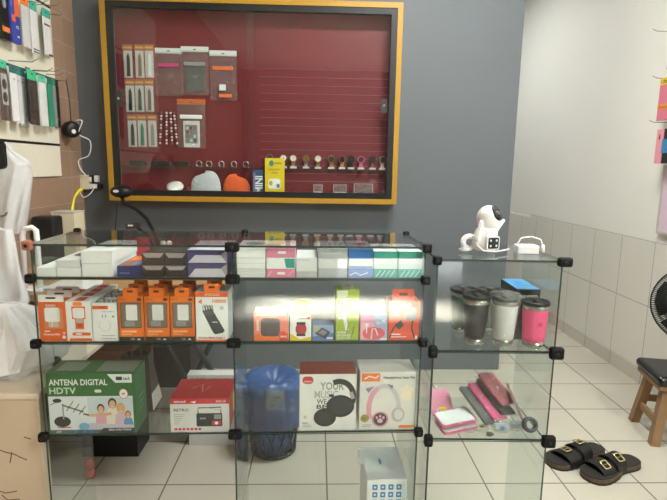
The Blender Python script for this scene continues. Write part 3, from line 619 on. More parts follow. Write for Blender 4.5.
for x in (-.010, .010):
    for y in (-.008, .008): m.prism(circ(x, y, .0035, 12), .005, .0056, M('#cfd2d6', .2), FX)
m.prism(circ(0, 0, .006, 14), .005, .006, M('#33363d', .15), FX); m.build('lower_lens_panel', t)
m = MB(); m.tube([(.03, -.005, .045), (.040, -.004, .066), (.062, -.002, .094)], [.006, .006, .0045], CW, 12); m.build('antenna', t)
m = MB(); m.tube([(-.046+.020*math.cos(a_*PI/8), 0, .026+.018*math.sin(a_*PI/8)) for a_ in range(-1, 14)], .0085, CW, 10); m.lathe([(.016, 0), (.018, .004), (.010, .008)], CW, 20, Matrix.Translation((-.058, .004, 0))); m.build('mount_bracket', t)
m = MB(); m.tube([(-.03, -.02, .05), (-.036, -.035, .02), (-.02, -.045, .006), (.015, -.048, .004), (.05, -.03, .004), (.08, -.012, .005)], .0025, CW, 8); m.build('cable', t)
pa = pxz(517.5, 254, z); pb_ = pxz(540, 254, z)
t = thing('power_adapter', 'white power adapter block with a looping cord beside the camera', 'adapter', (pa.x, pa.y, z), R(-4))
wA = pb_.x-pa.x-.006; MB().box(0, wA, 0, .045, 0, .026, CW, .004).build('adapter_body', t)
MB().tube([(.004, .03, .024), (.02, .035, .045), (.05, .03, .05), (.074, .022, .042), (.078, .012, .024)], .0022, CW, 8).build('cord', t)
MB().tube([(.078, .012, .028), (.0785, .010, .004)], [.005, .0055], CW, 12).build('barrel_plug', t)
# ------------------------------------------------------------------ wall cabinet
YF = 3.14; GOLD = M('#a87f1f', .4, var=.12, scale=60); BLK = M('#17191c', .35)
TL, TR, BL_, BR_ = pxy(97.4, 0, YF), pxy(403.3, 2.4, YF), pxy(110.8, 201.4, YF), pxy(396.8, 203.5, YF)
cx0 = (TL.x+BL_.x)/2; cx1 = (TR.x+BR_.x)/2; cz0 = (BL_.z+BR_.z)/2; cz1 = TR.z
cab = thing('wall_cabinet', 'red lined wall display cabinet with gold and black frame and sliding glass', 'cabinet', (0, 0, 0))
def frame(mb, x0, x1, z0, z1, t, y0, y1, m):
    mb.box(x0, x0+t, y0, y1, z0, z1, m); mb.box(x1-t, x1, y0, y1, z0, z1, m)
    mb.box(x0+t, x1-t, y0, y1, z0, z0+t, m); mb.box(x0+t, x1-t, y0, y1, z1-t, z1, m)
g = .031
mb = MB(); frame(mb, cx0, cx1, cz0, cz1, g, YF, YW-.001, GOLD); mb.build('outer_frame', cab)
mb = MB(); b2 = .036; frame(mb, cx0+g, cx1-g, cz0+g, cz1-g, b2, YF+.004, YF+.03, BLK); mb.build('inner_frame', cab)
ix0, ix1, iz0, iz1 = cx0+g+b2, cx1-g-b2, cz0+g+b2, cz1-g-b2
RDV = M('#70101d', .6, var=.06, scale=8)
MB().box(cx0+g, cx1-g, YW-.010, YW-.002, cz0+g, cz1-g, RDV).build('red_backing', cab)
mb = MB(); frame(mb, cx0+g, cx1-g, cz0+g, cz1-g, .012, YF+.031, YW-.011, M('#b7ab98', .4)); mb.build('inner_lining', cab)
xm = pxy(251, 100, YF+.02).x; ov = .022
mb = MB()
zs = pxy(325, 101, YW-.012).z; k = 0
ztop = pxy(325, 70, YW-.012).z; zz = ztop
while zz > iz0+.02:
    mb.box(pxy(260, 120, YW).x, cx1-g-.013, YW-.0125, YW-.0101, zz, zz+.003, M('#8d5f63', .35)); zz -= .0485
mb.build('slat_insert', cab)
def cabpane(x0, x1, y): m = MB(); pane(m, x0, x1, y, y+.004, iz0-.003, iz1+.003); return m.build('sliding_glass', cab)
sg = [cabpane(ix0-.004, xm+ov, YF+.010), cabpane(xm-ov, ix1+.004, YF+.018)]
for gi, (x, y) in enumerate(((118.8, 98.5), (384, 106))):
    p = pxy(x, y, YF+.01); m = MB(); m.prism(rrect(p.x-.018, p.z-.042, p.x+.018, p.z+.042, .008), -(YF+.0095), -(YF+.005)*1, M('#3a3636', .3), Matrix.Identity(4))
    m.v = [Vector((v.x, -v.z, v.y)) for v in m.v]; m.f = [f[::-1] for f in m.f]
    m.prism(circ(p.x, p.z, .008, 12), YF+.003, YF+.005, STEEL); n0 = len(m.v)-24
    for i in range(n0, len(m.v)): v = m.v[i]; m.v[i] = Vector((v.x, v.z, v.y))
    m.build('finger_pull', sg[gi])
m = MB(); zsh = pxy(325, 169.5, 3.20).z; pane(m, ix0-.02, ix1+.02, 3.198, YW-.013, zsh-.003, zsh+.003); m.build('glass_shelf', cab)
YI = YW-.016
def onback(x0, x1, y0, y1):
    p, q = pxy(x0, y1, YI), pxy(x1, y0, YI); return p.x, q.x, p.z, q.z
# blister cards, 3 x 3
n_ = 0
COLS = [[BLACK, M('#7d6650', .4), W2], [BLACK, M('#2d4434', .4), M('#6d5b57', .4)], [M('#20362c', .4), M('#2f7d62', .4), M('#8d8a88', .4)]]
NM = [['black', 'tan', 'white'], ['black', 'dark green', 'brown'], ['green black', 'bright green', 'grey']]
HC = M('#a8632c', .5)
for r_, (y0, y1) in enumerate(((44.5, 79), (79.5, 113), (114.5, 148))):
    for c_, x0 in enumerate(((124, 135.5, 145.2), (126, 135.5, 145.2), (128.3, 138, 148.3))[r_]):
        x1 = x0+8.6; a, b, c, d = onback(x0, x1, y0, y1)
        t = thing('blister_card', f'small hanging card with {NM[r_][c_]} penknife, {["top", "middle", "bottom"][r_]} row on red backing', 'blister pack', (a, YI, c), 0, 'penknife cards on the red backing')
        w, h = b-a, d-c; mb = MB().box(0, w, -.002, 0, 0, h, M('#8f3038', .45))
        decal(mb, FRONT @ Matrix.Translation((0, 0, .002)), w, h, [('r', 0, .84, 1, 1, HC), ('r', .1, .88, .9, .94, M('#d99a5a', .5)), ('r', .08, .04, .92, .82, M('#c9c3c0', .45))]); mb.build('card', t)
        MB().prism([(w*.36, h*.08), (w*.68, h*.08), (w*.68, h*.6), (w*.56, h*.74), (w*.42, h*.66)], .003, .009, COLS[r_][c_], FRONT).build('penknife', t)
def pouch(x0, x1, y0, y1, label, head, clipc, fill, sticker=False, inside=None):
    a, b, c, d = onback(x0, x1, y0, y1); w, h = b-a, d-c
    t = thing('phone_pouch', label, 'phone pouch', (a, YI, c), 0, 'phone pouches hung on the red backing')
    mb = MB(); N = 10; P = [[(w*i/N, -.006-.008*math.sin(PI*i/N)*math.sin(PI*j/N)-.004*noise.noise(Vector((i*.9, j*.9, x0))), h*.92*j/N) for j in range(N+1)] for i in range(N+1)]
    mb.grid(P, fill); mb.build('clear_bag', t)
    MB().box(0, w, -.004, -.001, h*.89, h, head).box(w*.45, w*.55, -.0045, -.004, h*.93, h*.95, INK).build('header_card', t)
    MB().box(w*.1, w*.88, -.017, -.007, h*.60, h*.68, clipc, .004).build('clip_bar', t)
    if inside: MB().box(w*.14, w*.86, -.006, -.002, h*.08, h*.58, inside, .002).build('pouch_back', t)
    if sticker: MB().box(w*.36, w*.6, -.020, -.0185, h*.2, h*.32, W1).build('price_sticker', t)
    return t, w, h
PC = clear('pouch_film', '#f6f2f4', .12, .14, .05, '#e8e4e6', 40)
pouch(156.8, 182, 48.5, 96, 'clear phone pouch with pink clip bar on red backing', W2, M('#c4407a', .4), PC)
pouch(182.3, 208.5, 47, 95, 'clear phone pouch with grey clip and dark interior, middle of three', W2, M('#8d8f90', .4), PC, inside=M('#3b3f40', .4))
t, w, h = pouch(210.5, 236.5, 51, 100.5, 'clear phone pouch with orange clip bar and small price sticker', W2, M('#e8703a', .4), PC, True)
MB().box(w*.34, w*.82, -.0195, -.0165, h*.06, h*.13, M('#e8703a', .4), .001).build('orange_strip', t)
t, w, h = pouch(178.5, 205.3, 99.5, 148, 'white phone pouch with orange header card in the lower row', M('#c9642a', .45), W1, PC)
mb = MB().box(w*.2, w*.78, -.006, -.002, h*.02, h*.56, W1, .003)
decal(mb, FRONT @ Matrix.Translation((0, 0, .0061)), w, h, [('r', .26, .1, .7, .48, M('#7f8f8a', .4))]+[('r', .3+.13*i, .13+.085*j, .39+.13*i, .19+.085*j, (TEAL, RED, INK, W2)[(i*3+j) % 4]) for i in range(3) for j in range(4)]); mb.build('white_panel', t)
for i, x0 in enumerate((161.5, 166.5, 170.5, 174)):
    p = pxy(x0, 113, YI-.006); t = MB(); L = .20
    for k in range(11): t.ball((0, 0, -L*k/11), .0075, (M('#d9d2d4', .3), M('#a8344a', .3))[(k+i) % 3 == 0], None, (1, 1, 1), 8, 6)
    o = t.build('bead_bracelet', None, (p.x, p.y, p.z), (0, R(5-3*i), 0)); tag(o, f'hanging strand of white and red beads, {["closest to the penknife cards", "second from the penknife cards", "third from the penknife cards", "beside the white phone pouch"][i]}', 'bracelet', 'bead strands on the red backing')
# watches
zw = zsh+.0035; YWt = 3.212
def watch(x, label, strap, case, dial, square=False, h=.086):
    p = pxy(x, 165, YWt)
    t = thing('wrist_watch', label, 'watch', (p.x, YWt, zw), 0, 'watches on the cabinet shelf')
    MB().box(-.020, .020, -.013, .020, 0, .012, M('#c9bfc0', .4), .002).build('stand', t)
    MB().prism([(-.011, .0), (.011, .0), (.013, h-.02), (-.013, h-.02)], -.004, .004, strap, Matrix.Translation((0, -.004, .012)) @ Matrix.Rotation(R(-8), 4, 'X') @ FRONT).tube([(0, -.006, .014), (0, .014, .03), (0, .015, h-.03), (0, .0, h-.008)], .008, strap, 6).build('strap', t)
    X = Matrix.Translation((0, -.012, h*.72)) @ FRONT
    m = MB(); sh = rrect(-.018, -.020, .018, .020, .005) if square else circ(0, 0, .022, 20)
    m.prism(sh, -.004, .006, case, X); m.build('watch_case', t)
    m = MB(); sh = rrect(-.015, -.017, .015, .017, .004) if square else circ(0, 0, .0175, 20)
    m.prism(sh, .006, .007, dial, X); m.box(-.0008, .0008, 0, .012, .0072, .0076, INK, 0, X); m.box(0, .009, -.0008, .0008, .0072, .0076, INK, 0, X); m.build('dial', t)
GD = M('#b8935a', .28, .8); SV = M('#c2c0bd', .25, .8); W4 = M('#e3ddd2', .4); ROSE = M('#c98d7c', .3, .7)
for args in ((270, 'silver watch partly behind the yellow box', SV, SV, DK), (283.5, 'silver watch with white dial right of the yellow box', SV, SV, W4), (293.3, 'gold watch with white dial, next to the silver watches', GD, GD, W4),
             (306, 'two tone watch with gold dial, tilted strap', SV, GD, GD), (318, 'gold watch with large dark ringed dial', GD, GD, W4), (331.2, 'gold watch with round dark dial', GD, GD, DK), (342, 'small gold watch with black face beside the all black watch', GD, GD, BLACK, True),
             (351, 'all black watch beside the pink strap watch', BLACK, BLACK, BLACK), (360.8, 'pink strap watch with dark face', M('#cf5a8a', .4), M('#cf5a8a', .4), DK), (372.3, 'black square smart watch with red strap', M('#7c2a35', .4), BLACK, BLACK, True), (382.2, 'pale pink smart watch with black square face at the shelf end', M('#d99aa6', .4), ROSE, BLACK, True)):
    watch(*args)
for i, x in enumerate((199, 209, 221.5, 234, 246)):
    p = pxy(x, 166, YWt); t = MB(); t.tube([(.017*math.cos(a_*PI/8), 0, .02+.017*math.sin(a_*PI/8)) for a_ in range(-2, 13)], .0035, SV, 6); t.box(-.016, .016, -.012, .012, 0, .006, M('#6d5a58', .4))
    o = t.build('silver_bangle', None, (p.x, YWt, zw)); tag(o, f'small silver bangle on dark stand, {["first", "second", "third", "fourth", "fifth"][i]} from the left on the glass shelf', 'bangle', 'bangles on the cabinet shelf')
for i, (x0, x1) in enumerate(((130, 146), (152, 170), (174, 189))):
    p, q = pxy(x0, 166, YWt), pxy(x1, 166, YWt)
    o = MB().box(0, q.x-p.x, 0, .024, 0, .032, M('#1d1718', .5), .004).build('display_pad', None, (p.x, YWt-.012, zw)); tag(o, f'black display pad on the shelf under the {["first two card columns", "bead strands", "white phone pouch"][i]}', 'display pad', 'black pads on the cabinet shelf')
# things on the cabinet floor
zf = cz0+g+.0125; YCb = YF+.045
def cap(x, wpx, m, label, seed, ribbed=False):
    p = pxy(x, 188, 3.195); wr = wpx/2/FPX*3.2*1.02
    t = thing('fabric_cap', label, 'cap', (p.x, 3.198, zf))
    mb = MB(); H_ = wr*1.35
    prof = [(wr*math.cos(PI/2*i/10)**.55 if i < 10 else .002, H_*math.sin(PI/2*i/10)) for i in range(11)]
    mb.lathe(prof, m, 36, None, True, lambda q, zz, an: (q*(1+.09*noise.noise(Vector((math.cos(an)*1.6+seed, math.sin(an)*1.6, zz*14)))), zz*(1+.12*math.cos(an)*(-1 if seed else 1)*-.8)))
    for i, v in enumerate(mb.v): mb.v[i] = Vector((v.x, v.y*.030/wr, v.z))
    mb.build('crown', t)
    s = MB(); s.tube([(wr*1.0*math.cos(a_), .0305*math.sin(a_), .008) for a_ in [2*PI*i/32 for i in range(32)]], .007, m, 8, None, True); s.build('band', t)
cap(205.5, 30.5, M('#c9cdd3', .75, bump=.5, scale=80), 'crumpled white fabric cap on the cabinet floor', 3)
cap(237, 27, M('#e5602b', .75, bump=.4, scale=80), 'orange fabric cap on the cabinet floor', 0)
p = pxy(175, 188, 3.19); o = MB().lathe([(.050, 0), (.052, .008), (.046, .02), (.02, .022), (.001, .022)], M('#f3f1ee', .3), 32).build('white_disc', None, (p.x, 3.195, zf+.036), (R(32), 0, 0)); tag(o, 'round white puck tilted on a small dark block left of the white cap', 'disc')  # white disc drawn at a pale oval, raised to clear the frame
o = MB().box(-.03, .03, -.018, .018, 0, .012, BLACK, .002).build('dark_block', None, (p.x, 3.195, zf)); tag(o, 'small dark block under the round white puck', 'block')
p = pxy(180, 181, 3.19); o = MB().box(-.012, .012, -.008, .008, 0, .045, M('#c2473a', .4), .004).build('red_trinket', None, (p.x+.05, 3.215, zf)); tag(o, 'tiny red trinket behind the round white puck', 'trinket')
def cabbox(name, x0, x1, y0, dd, depth, side, label, **kw):
    p, q = pxy(x0, y0, dd), pxy(x1, y0, dd); o = carton_mesh(q.x-p.x, depth, p.z-zf, side, **kw).build(name, None, (p.x, dd, zf)); tag(o, label, 'box'); return o
cabbox('mini_box', 252.3, 263, 170, 3.176, .018, M('#37507e', .4), 'blue box with upright white letters MINI beside the orange cap', dec=[('t', 'MINI', .88, .12, .62, .62, W1, PI/2)] and [('r', .06, .02, .3, .9, M('#8d7fa0', .4)), ('t', 'MINI', .95, .08, 1.6, .30, W1, PI/2)])
cabbox('yellow_box', 264.8, 284.3, 158, 3.176, .018, YEL, 'bright yellow box with blue bottom strip before the watches',
    dec=[('r', 0, 0, 1, .09, M('#45a9cf', .4)), ('c', .34, .86, .12, .08, M('#2a8f8a', .4)), ('t', 'mini', .5, .84, .35, .06, INK), ('t', 'MAQUINA', .2, .67, .6, .05, M('#a88a10', .5)), ('t', 'CARTAO', .3, .58, .4, .05, M('#a88a10', .5)), ('rr', .18, .18, .8, .44, .1, W1), ('c', .3, .33, .1, .07, M('#c9b030', .4)), ('c', .55, .4, .12, .06, W1), ('c', .68, .26, .09, .06, M('#6f7f80', .4))])
for i, (x0, x1, y0) in enumerate(((313.5, 322.5, 184.5), (333.5, 346.5, 184.5), (354, 373, 183.5))):
    p, q = pxy(x0, y0, 3.19), pxy(x1, y0, 3.19); wv = q.x-p.x; hv = p.z-zf
    t = thing('watch_case_box', ['small clear box with white lining below the gold watch', 'clear rectangular box below the dark dial gold watch', 'longer clear box below the pink strap watch'][i], 'box', (p.x, 3.19, zf))
    MB().box(.003, wv-.003, .003, .04, .001, hv*.35, (W1, GR, M('#4b3a3c', .4))[i], .003).build('lining', t)
    m = MB(); m.box(0, wv, 0, .043, 0, hv, PLASTIC, .002); frame(m, 0, wv, 0, hv, .003, -.001, .001, M('#b8a8a8', .3)); m.build('clear_cover', t)
# ------------------------------------------------------------------ left wall display panel with hanging packs
XP = XL+.014
PAN = M('#e2dccb', .5, var=.03)
tp = thing('slat_panel', 'cream slatted display panel with hooks on the brown tiled left wall', 'display panel', (0, 0, 0))
y_e = pxx(58, 120, XP).y; zb_ = pxx(46, 176.5, XP).z
MB().box(XL+.001, XP, 1.5, y_e, zb_, 2.6, PAN).build('panel', tp)
for q0, q1 in (((8, -10), (52, 9)), ((12, 64), (55, 80)), ((5, 141.3), (57, 144.8))):
    z1 = pxx(*q1, XP).z
    MB().box(XP-.001, XP+.002, 1.5, y_e-.002, z1-.006, z1+.006, M('#141414', .4)).build('slot', tp)
HK = M('#8d9090', .25, .8)
def hook(x, y, L=.14):
    p = pxx(x, y, XP); MB().tube([(XP, p.y, p.z), (XP+L*.8, p.y, p.z-.004), (XP+L, p.y, p.z+.012)], .0022, HK, 6).build('hook', tp)
hook(20, 1); hook(33, 4); hook(47, 14, .09); hook(8, 60.5); hook(24, 70); hook(33, 70); hook(46, 74, .09); hook(53, 80, .08)
ROT = PI/2
def wallpack(name, label, x0, x1, y0, y1, off, th, body, hdr=None, dec=(), hh=.14, film=True, group='packs hanging on the cream panel', cat='hanging pack'):
    X = XP+off; p = pxx(x0, y1, X); q = pxx(x1, y0, X); c = pxx((x0+x1)/2, (y0+y1)/2, X)
    ym = (y0+y1)/2; p = pxx(x0+.6, ym, X); q = pxx(x1-.6, ym, X); w = q.y-p.y; zt = pxx((x0+x1)/2, y0, X).z; zb = pxx((x0+x1)/2, y1, X).z; h = zt-zb
    t = thing(name, label, cat, (X, p.y, zb), ROT, group)
    carton_mesh(w*.94, th, h*(1-hh) if hdr else h, body, dec=dec).build('pack_body', t, (w*.03, 0, 0))
    if hdr:
        mb = MB().box(0, w, th*.3, th*.3+.0015, h*(1-hh), h, hdr); mb.prism(rrect(w*.4, h*(1-hh*.45), w*.6, h*(1-hh*.3), .002), -th*.3+.0002, -th*.3+.0006, INK, FRONT); mb.build('header', t)
    if film and hdr:
        mb = MB(); mb.prism(rrect(-.002, -.004, w+.002, h*(1-hh)+.004, .003), .0015, .0022, clear_win, FRONT); mb.build('clear_film', t)
slot = lambda c: [('rr', .15, .1, .85, .86, .08, c), ('rr', .3, .7, .7, .8, .2, W1)]
wallpack('phone_case_box', 'black box with an orange stripe at the far edge of the upper hook row', .5, 9.5, -8, 39, .05, .03, BLACK, dec=[('r', 0, .16, 1, .27, M('#d8792c', .45)), ('c', .5, .75, .25, .1, INKL)])
wallpack('phone_case_box', 'blue and orange slim box hanging in the upper hook row', 10, 20.5, -6, 42.5, .055, .02, M('#35439a', .4), dec=[('r', .45, .55, 1, .9, M('#e0673a', .45)), ('r', .1, .42, .5, .56, M('#e0673a', .45)), ('t', 'G', .5, .3, .3, .06, W1), ('r', .6, .12, .8, .16, W1), ('r', .1, .72, .2, .9, BLUEL)])
wallpack('glass_film_pack', 'white screen film pack with orange header in upper hook row', 21.5, 30.5, -1, 47, .045, .006, W2, M('#ef7a2a', .45), hh=.15)
wallpack('glass_film_pack', 'white screen film pack with teal header and black bottom marks', 30.5, 39, 2, 53, .045, .006, W3, M('#4bb39a', .45), dec=[('r', .05, .02, .95, .05, INK), ('r', .05, .08, .95, .11, INK)], hh=.18)
for i in range(2):
    wallpack('glass_film_pack', ['white screen film pack with teal header and dark top line at the panel edge', 'screen film pack behind another at the panel edge, upper row'][i], 43.3+i*1.0, 51.5+i*.8, 10.5, 55, .05-.03*i, .006, W3 if i == 0 else W2, (M('#3fae98', .45), M('#2c8a72', .45))[i], dec=[('r', .1, .78, .9, .83, INK), ('r', .5, .0, 1, .05, INK)], hh=.17)
wallpack('phone_case_pack', 'pack with green header and dark picture, lower hook row by the hanging bags', 0, 9.5, 60.5, 120, .06, .008, M('#5c4c4a', .4), M('#4cbc92', .45), dec=[('r', .1, .3, .9, .9, M('#b9b4b2', .4)), ('c', .5, .7, .3, .1, INK), ('c', .5, .45, .3, .1, INK)], hh=.14)
for i in range(3):
    wallpack('glass_film_pack', ['white film pack with dark teal header, outermost of three', 'white film pack with dark teal header, second of three', 'white film pack with dark teal header, closest to the panel'][i], 11+i*4.2, 19+i*4.2, 66+i*1.5, 121+i*2.6, .075-.028*i, .006, (W3, W2, W3)[i], (M('#2e6a68', .45), M('#35807a', .45), M('#2d5b5c', .45))[i], dec=[('rr', .3, .86, .7, .9, .2, GR)], hh=.14)
wallpack('phone_case_pack', 'blue black pack behind the bright green header', 27.3, 33, 68, 122.5, .03, .008, M('#2f4a5c', .4), M('#2b6a62', .45), hh=.12)
wallpack('phone_case_pack', 'brown black pack with bright green header in the lower hook row', 29, 39, 71, 124.5, .07, .008, M('#3b302e', .4), M('#3dba86', .45), hh=.18)
wallpack('glass_film_pack', 'white film pack with mint header beside the brown black pack', 39.5, 48, 76, 126, .055, .006, W3, M('#59c1a5', .45), hh=.14)
for i in range(3):
    wallpack('phone_case_pack', ['green pack in the cluster at the lower panel edge', 'grey pack in the cluster at the lower panel edge', 'black pack at the very edge of the lower hook row'][i], 48.5+3.5*i, 54.5+3*i, 78+1.2*i, 126+.6*i, .06-.02*i, .008, (M('#2f9a78', .4), GREYP, M('#22292a', .4))[i], (M('#1f6f5a', .45), M('#2d8a70', .45), M('#27302f', .45))[i], hh=.14)
# black round charger hanging, its cord, the socket, plugs
pc = pxx(71.5, 129.5, XL+.05)
rc = t = thing('round_charger', 'black round charger hanging on a cord by the brown tiles', 'charger', pc, (0, 0, R(50)))
MB().lathe([(.002, -.03), (.030, -.03), (.046, -.022), (.048, .0), (.044, .022), (.03, .03), (.002, .03)], BLACK, 28, Matrix.Rotation(PI/2, 4, 'X')).build('charger_body', t)
MB().prism(circ(-.002, -.012, .012, 16), .0305, .0315, M('#d6d6d8', .3), FRONT).build('white_badge', t)
p1, p0 = pxx(66, 80, XL+.03), pc+Vector((0, 0, .047))

Yb = YW-.014
ps = pxy(87, 182, YW); t = thing('wall_socket', 'cream surface wall socket in the corner by the gold frame', 'wall socket', (ps.x, YW-.001, ps.z))
MB().box(-.032, .032, -.042, 0, -.044, .044, M('#d8cdb4', .4), .004).build('socket_box', t)
t2 = thing('power_plug', 'white adapter plug with black band in the upper part of the socket', 'plug', (ps.x+.033, YW-.045, ps.z+.022))
MB().box(0, .055, 0, .03, -.02, .02, W1, .004).build('plug_body', t2); MB().box(.016, .032, -.002, .032, -.022, .022, BLACK, .002).box(-.0, .016, -.001, .031, .012, .0215, BLACK).build('black_band', t2)
t2 = thing('power_plug', 'white and black cord plug in the lower part of the socket', 'plug', (ps.x+.033, YW-.045, ps.z-.024))
MB().box(0, .045, 0, .026, -.014, .014, W2, .004).build('plug_body', t2); MB().box(.046, .075, 0, .026, -.015, .015, BLACK, .005).build('black_cap', t2)
def wire(name, label, pts, r, m, cat='cord', parent=None):
    P = []; n = len(pts)
    for i in range(n-1):
        a_, b_, c_, d_ = (Vector(pts[max(i-1, 0)]), Vector(pts[i]), Vector(pts[i+1]), Vector(pts[min(i+2, n-1)]))
        for k in range(6):
            u = k/6; P.append(.5*((2*b_)+(c_-a_)*u+(2*a_-5*b_+4*c_-d_)*u*u+(3*b_-a_-3*c_+d_)*u**3))
    P.append(Vector(pts[-1])); o = MB().tube(P, r, m, 8).build(name)
    if parent is not None:
        o.parent = parent; o.matrix_parent_inverse = Matrix.LocRotScale(parent.location, parent.rotation_euler, None).inverted(); o['label'] = label
    else: tag(o, label, cat)
    return o
wire('black_cord', 'straight black cord holding the round charger', [p0, (p0+p1)/2+Vector((.005, 0, 0)), p1], .003, BLACK, parent=rc)
wire('white_cord', 'white wavy cord from round charger down to the wall socket', [pc+Vector((.02, 0, .05)), pxy(82, 121, 3.0), pxy(79, 134, 3.05), pxy(90, 141, 3.15), pxy(89, 155, 3.18), pxy(79, 160, 3.18), pxy(80, 168, 3.18), pxy(86, 175.5, 3.19)], .0035, W1, parent=rc)
wire('white_cord', 'short white cord looping under the wall socket', [pxy(79, 189, 3.2), pxy(83, 197, 3.2), pxy(90, 194, 3.2), pxy(95, 186.5, 3.2)], .003, W1, parent=t2)
# ------------------------------------------------------------------ desk behind the case and what stands on it
ZD = .828
WOOD = M('#a5825c', .5, var=.16, scale=14)
dk = thing('work_desk', 'light wooden desk on dark trestles standing behind the wide case', 'desk', (0, 0, 0))
dx0, dx1, dy0, dy1 = XL+.03, -.42, 2.0, 3.1
MB().box(dx0, dx1, dy0, dy1, ZD-.03, ZD, WOOD, .003).build('desk_top', dk)
DGM = M('#3b3d40', .4, .3)
for ys in (2.15, 2.9):
    for sx, tx in ((-.78, -.70), (-.56, -.66), (-.58, -.48)): pass
for (x, y_) in ((-.5, 2.12), (-1.35, 2.12), (-.5, 2.95), (-1.35, 2.95)):
    MB().tube([(x-.02, y_, ZD-.03), (x-.14 if x < -1 else x-.16, y_, .0)], .016, DGM, 8).build('leg', dk) if False else None
MB().tube([pxy(176, 330, 2.5), pxy(183, 385, 2.5)], .014, DGM, 8).build('brace', dk) if False else None
for px0, px1 in ((168, 186), (196, 217), (210, 193)):
    p0 = pxy(px0, 345, 2.6); p1 = pxy(px1, 380, 2.6); dd = (p1-p0)/(p1.z-p0.z)
    top_ = p0+dd*((ZD-.03)-p0.z); bot = p0+dd*(0-p0.z)
    yy = 2.6 if px0 != 210 else 2.64
    MB().tube([(top_.x, yy, top_.z), (bot.x, yy, .0)], .016, DGM, 8).build('trestle_leg', dk)
for x in (-1.38, -1.41): MB().tube([(x, 2.6, ZD-.03), (x-.03, 2.6, 0)], .016, DGM, 8).build('trestle_leg', dk)
# white spiral strip
p, q = pxy(42, 280, 2.04), pxy(86, 280, 2.04)
t = MB().box(0, q.x-p.x, 0, .16, 0, .016, W2, .002)
for k in range(22): t.box(.006+k*(q.x-p.x-.012)/22, .011+k*(q.x-p.x-.012)/22, -.001, .004, .003, .013, GREYP)
o = t.build('spiral_notebook', None, (p.x, 2.04, ZD+.001)); tag(o, 'white spiral bound pad lying along the desk edge', 'notebook')
p, q = pxy(50.5, 213, 2.75), pxy(74, 213, 2.75)
t = thing('cream_box', 'cream tall box on the desk with the yellow cable going in', 'box', (p.x, 2.75, ZD+.001)); hB = p.z-ZD
MB().box(0, q.x-p.x, 0, .12, 0, hB, M('#d9d0b4', .45), .004).build('box_body', t)
MB().box(-.002, q.x-p.x+.002, -.002, .122, hB+.0005, hB+.006, M('#c8c6bb', .45), .001).build('box_lid', t)
wire('yellow_cord', 'thick yellow cable dropping from socket to the cream box', [pxy(82, 189, 3.19), pxy(78, 192, 3.17), pxy(73.5, 198, 3.12), pxy(72, 209, 3.08), pxy(72, 216, 3.06)], .012, M('#e3d321', .4), parent=t)
p = pxy(28, 217, 2.6); o = MB().box(0, .115, 0, .1, 0, p.z-ZD, M('#1b1b1d', .5), .012).build('black_pouch', None, (p.x+.01, 2.6, ZD+.001)); tag(o, 'black pouch on desk between the white handle and cream box', 'pouch')
# gooseneck gadget
b0 = pxy(121.5, 191.5, 2.95)
gl_ = t = thing('gooseneck_lamp', 'black oval headed gooseneck lamp rising in front of the gold frame', 'desk lamp', (0, 0, 0))
MB().ball(b0, .063, BLACK, None, (1, .8, .58), 24, 14).build('lamp_head', t)
MB().prism(circ(0, 0, .016, 16), 0, .002, M('#d8d8da', .2), Matrix.Translation((b0.x-.012, b0.y-.0505, b0.z+.004)) @ FRONT @ Matrix.Diagonal((1, .5, 1, 1))).build('white_badge', t)
base_ = pxy(160, 253, 2.7)
pts = [b0+Vector((0, 0, -.03)), pxy(124, 203, 2.92), pxy(136, 209, 2.9), pxy(147, 219, 2.85), pxy(154, 232, 2.8), pxy(158, 243, 2.74), Vector((base_.x, 2.7, ZD+.02))]
MB().tube(pts, .0105, BLACK, 10).build('gooseneck', t)
MB().lathe([(.06, 0), (.06, .012), (.02, .02), (.002, .02)], BLACK, 24, Matrix.Translation((base_.x, 2.7, ZD+.001))).build('lamp_base', t)
q0 = pxy(133.5, 225.5, 2.6)
t = thing('desk_webcam', 'small dark metal webcam on thin bent arm next to the gooseneck lamp', 'webcam', (0, 0, 0))
mb = MB().box(-.034, .034, -.018, .018, -.014, .014, M('#4c4a47', .3, .6), .004, Matrix.Translation(q0) @ Matrix.Rotation(R(-8), 4, 'Y'))
mb.box(-.022, .004, -.0185, -.018, -.002, .006, W2, 0, Matrix.Translation(q0)); mb.build('webcam_body', t)
e_ = pxy(156, 255, 2.6); MB().tube([q0+Vector((.02, 0, -.012)), pxy(147, 234, 2.6), pxy(153, 245, 2.6), Vector((e_.x, 2.6, ZD+.01))], .006, BLACK, 8).build('webcam_arm', t)
MB().lathe([(.035, 0), (.035, .008), (.006, .012)], BLACK, 20, Matrix.Translation((e_.x, 2.6, ZD+.001))).build('webcam_foot', t)
wire('black_cord', 'thin black cord hanging below the gold frame corner', [pxy(117, 202, 3.12), pxy(116.5, 214, 3.1), pxy(115.5, 226, 3.05), pxy(118, 238, 3.0), Vector((-1.02, 2.95, ZD+.004))], .0035, BLACK, parent=gl_)
def deskbox(name, x0, x1, y0, Y, depth, m, label, cat='box'):
    p, q = pxy(x0, y0, Y), pxy(x1, y0, Y); o = MB().box(0, q.x-p.x, 0, depth, 0, max(.01, p.z-ZD), m, .003).build(name, None, (p.x, Y, ZD+.001)); tag(o, label, cat); return o
deskbox('red_package', 134, 146, 238.5, 2.35, .05, M('#b6404e', .45), 'small red package on desk left of the two white knobs')
for i, x in enumerate((163, 169)):
    p = pxy(x, 241, 2.3); o = MB().lathe([(.012, 0), (.013, p.z-ZD-.008), (.009, p.z-ZD), (.001, p.z-ZD)], W1, 16).build('white_earbud', None, (p.x, 2.3, ZD+.001)); tag(o, ['white earbud nearest the red package', 'white earbud farther from the red package'][i], 'earbud', 'white earbuds on desk')
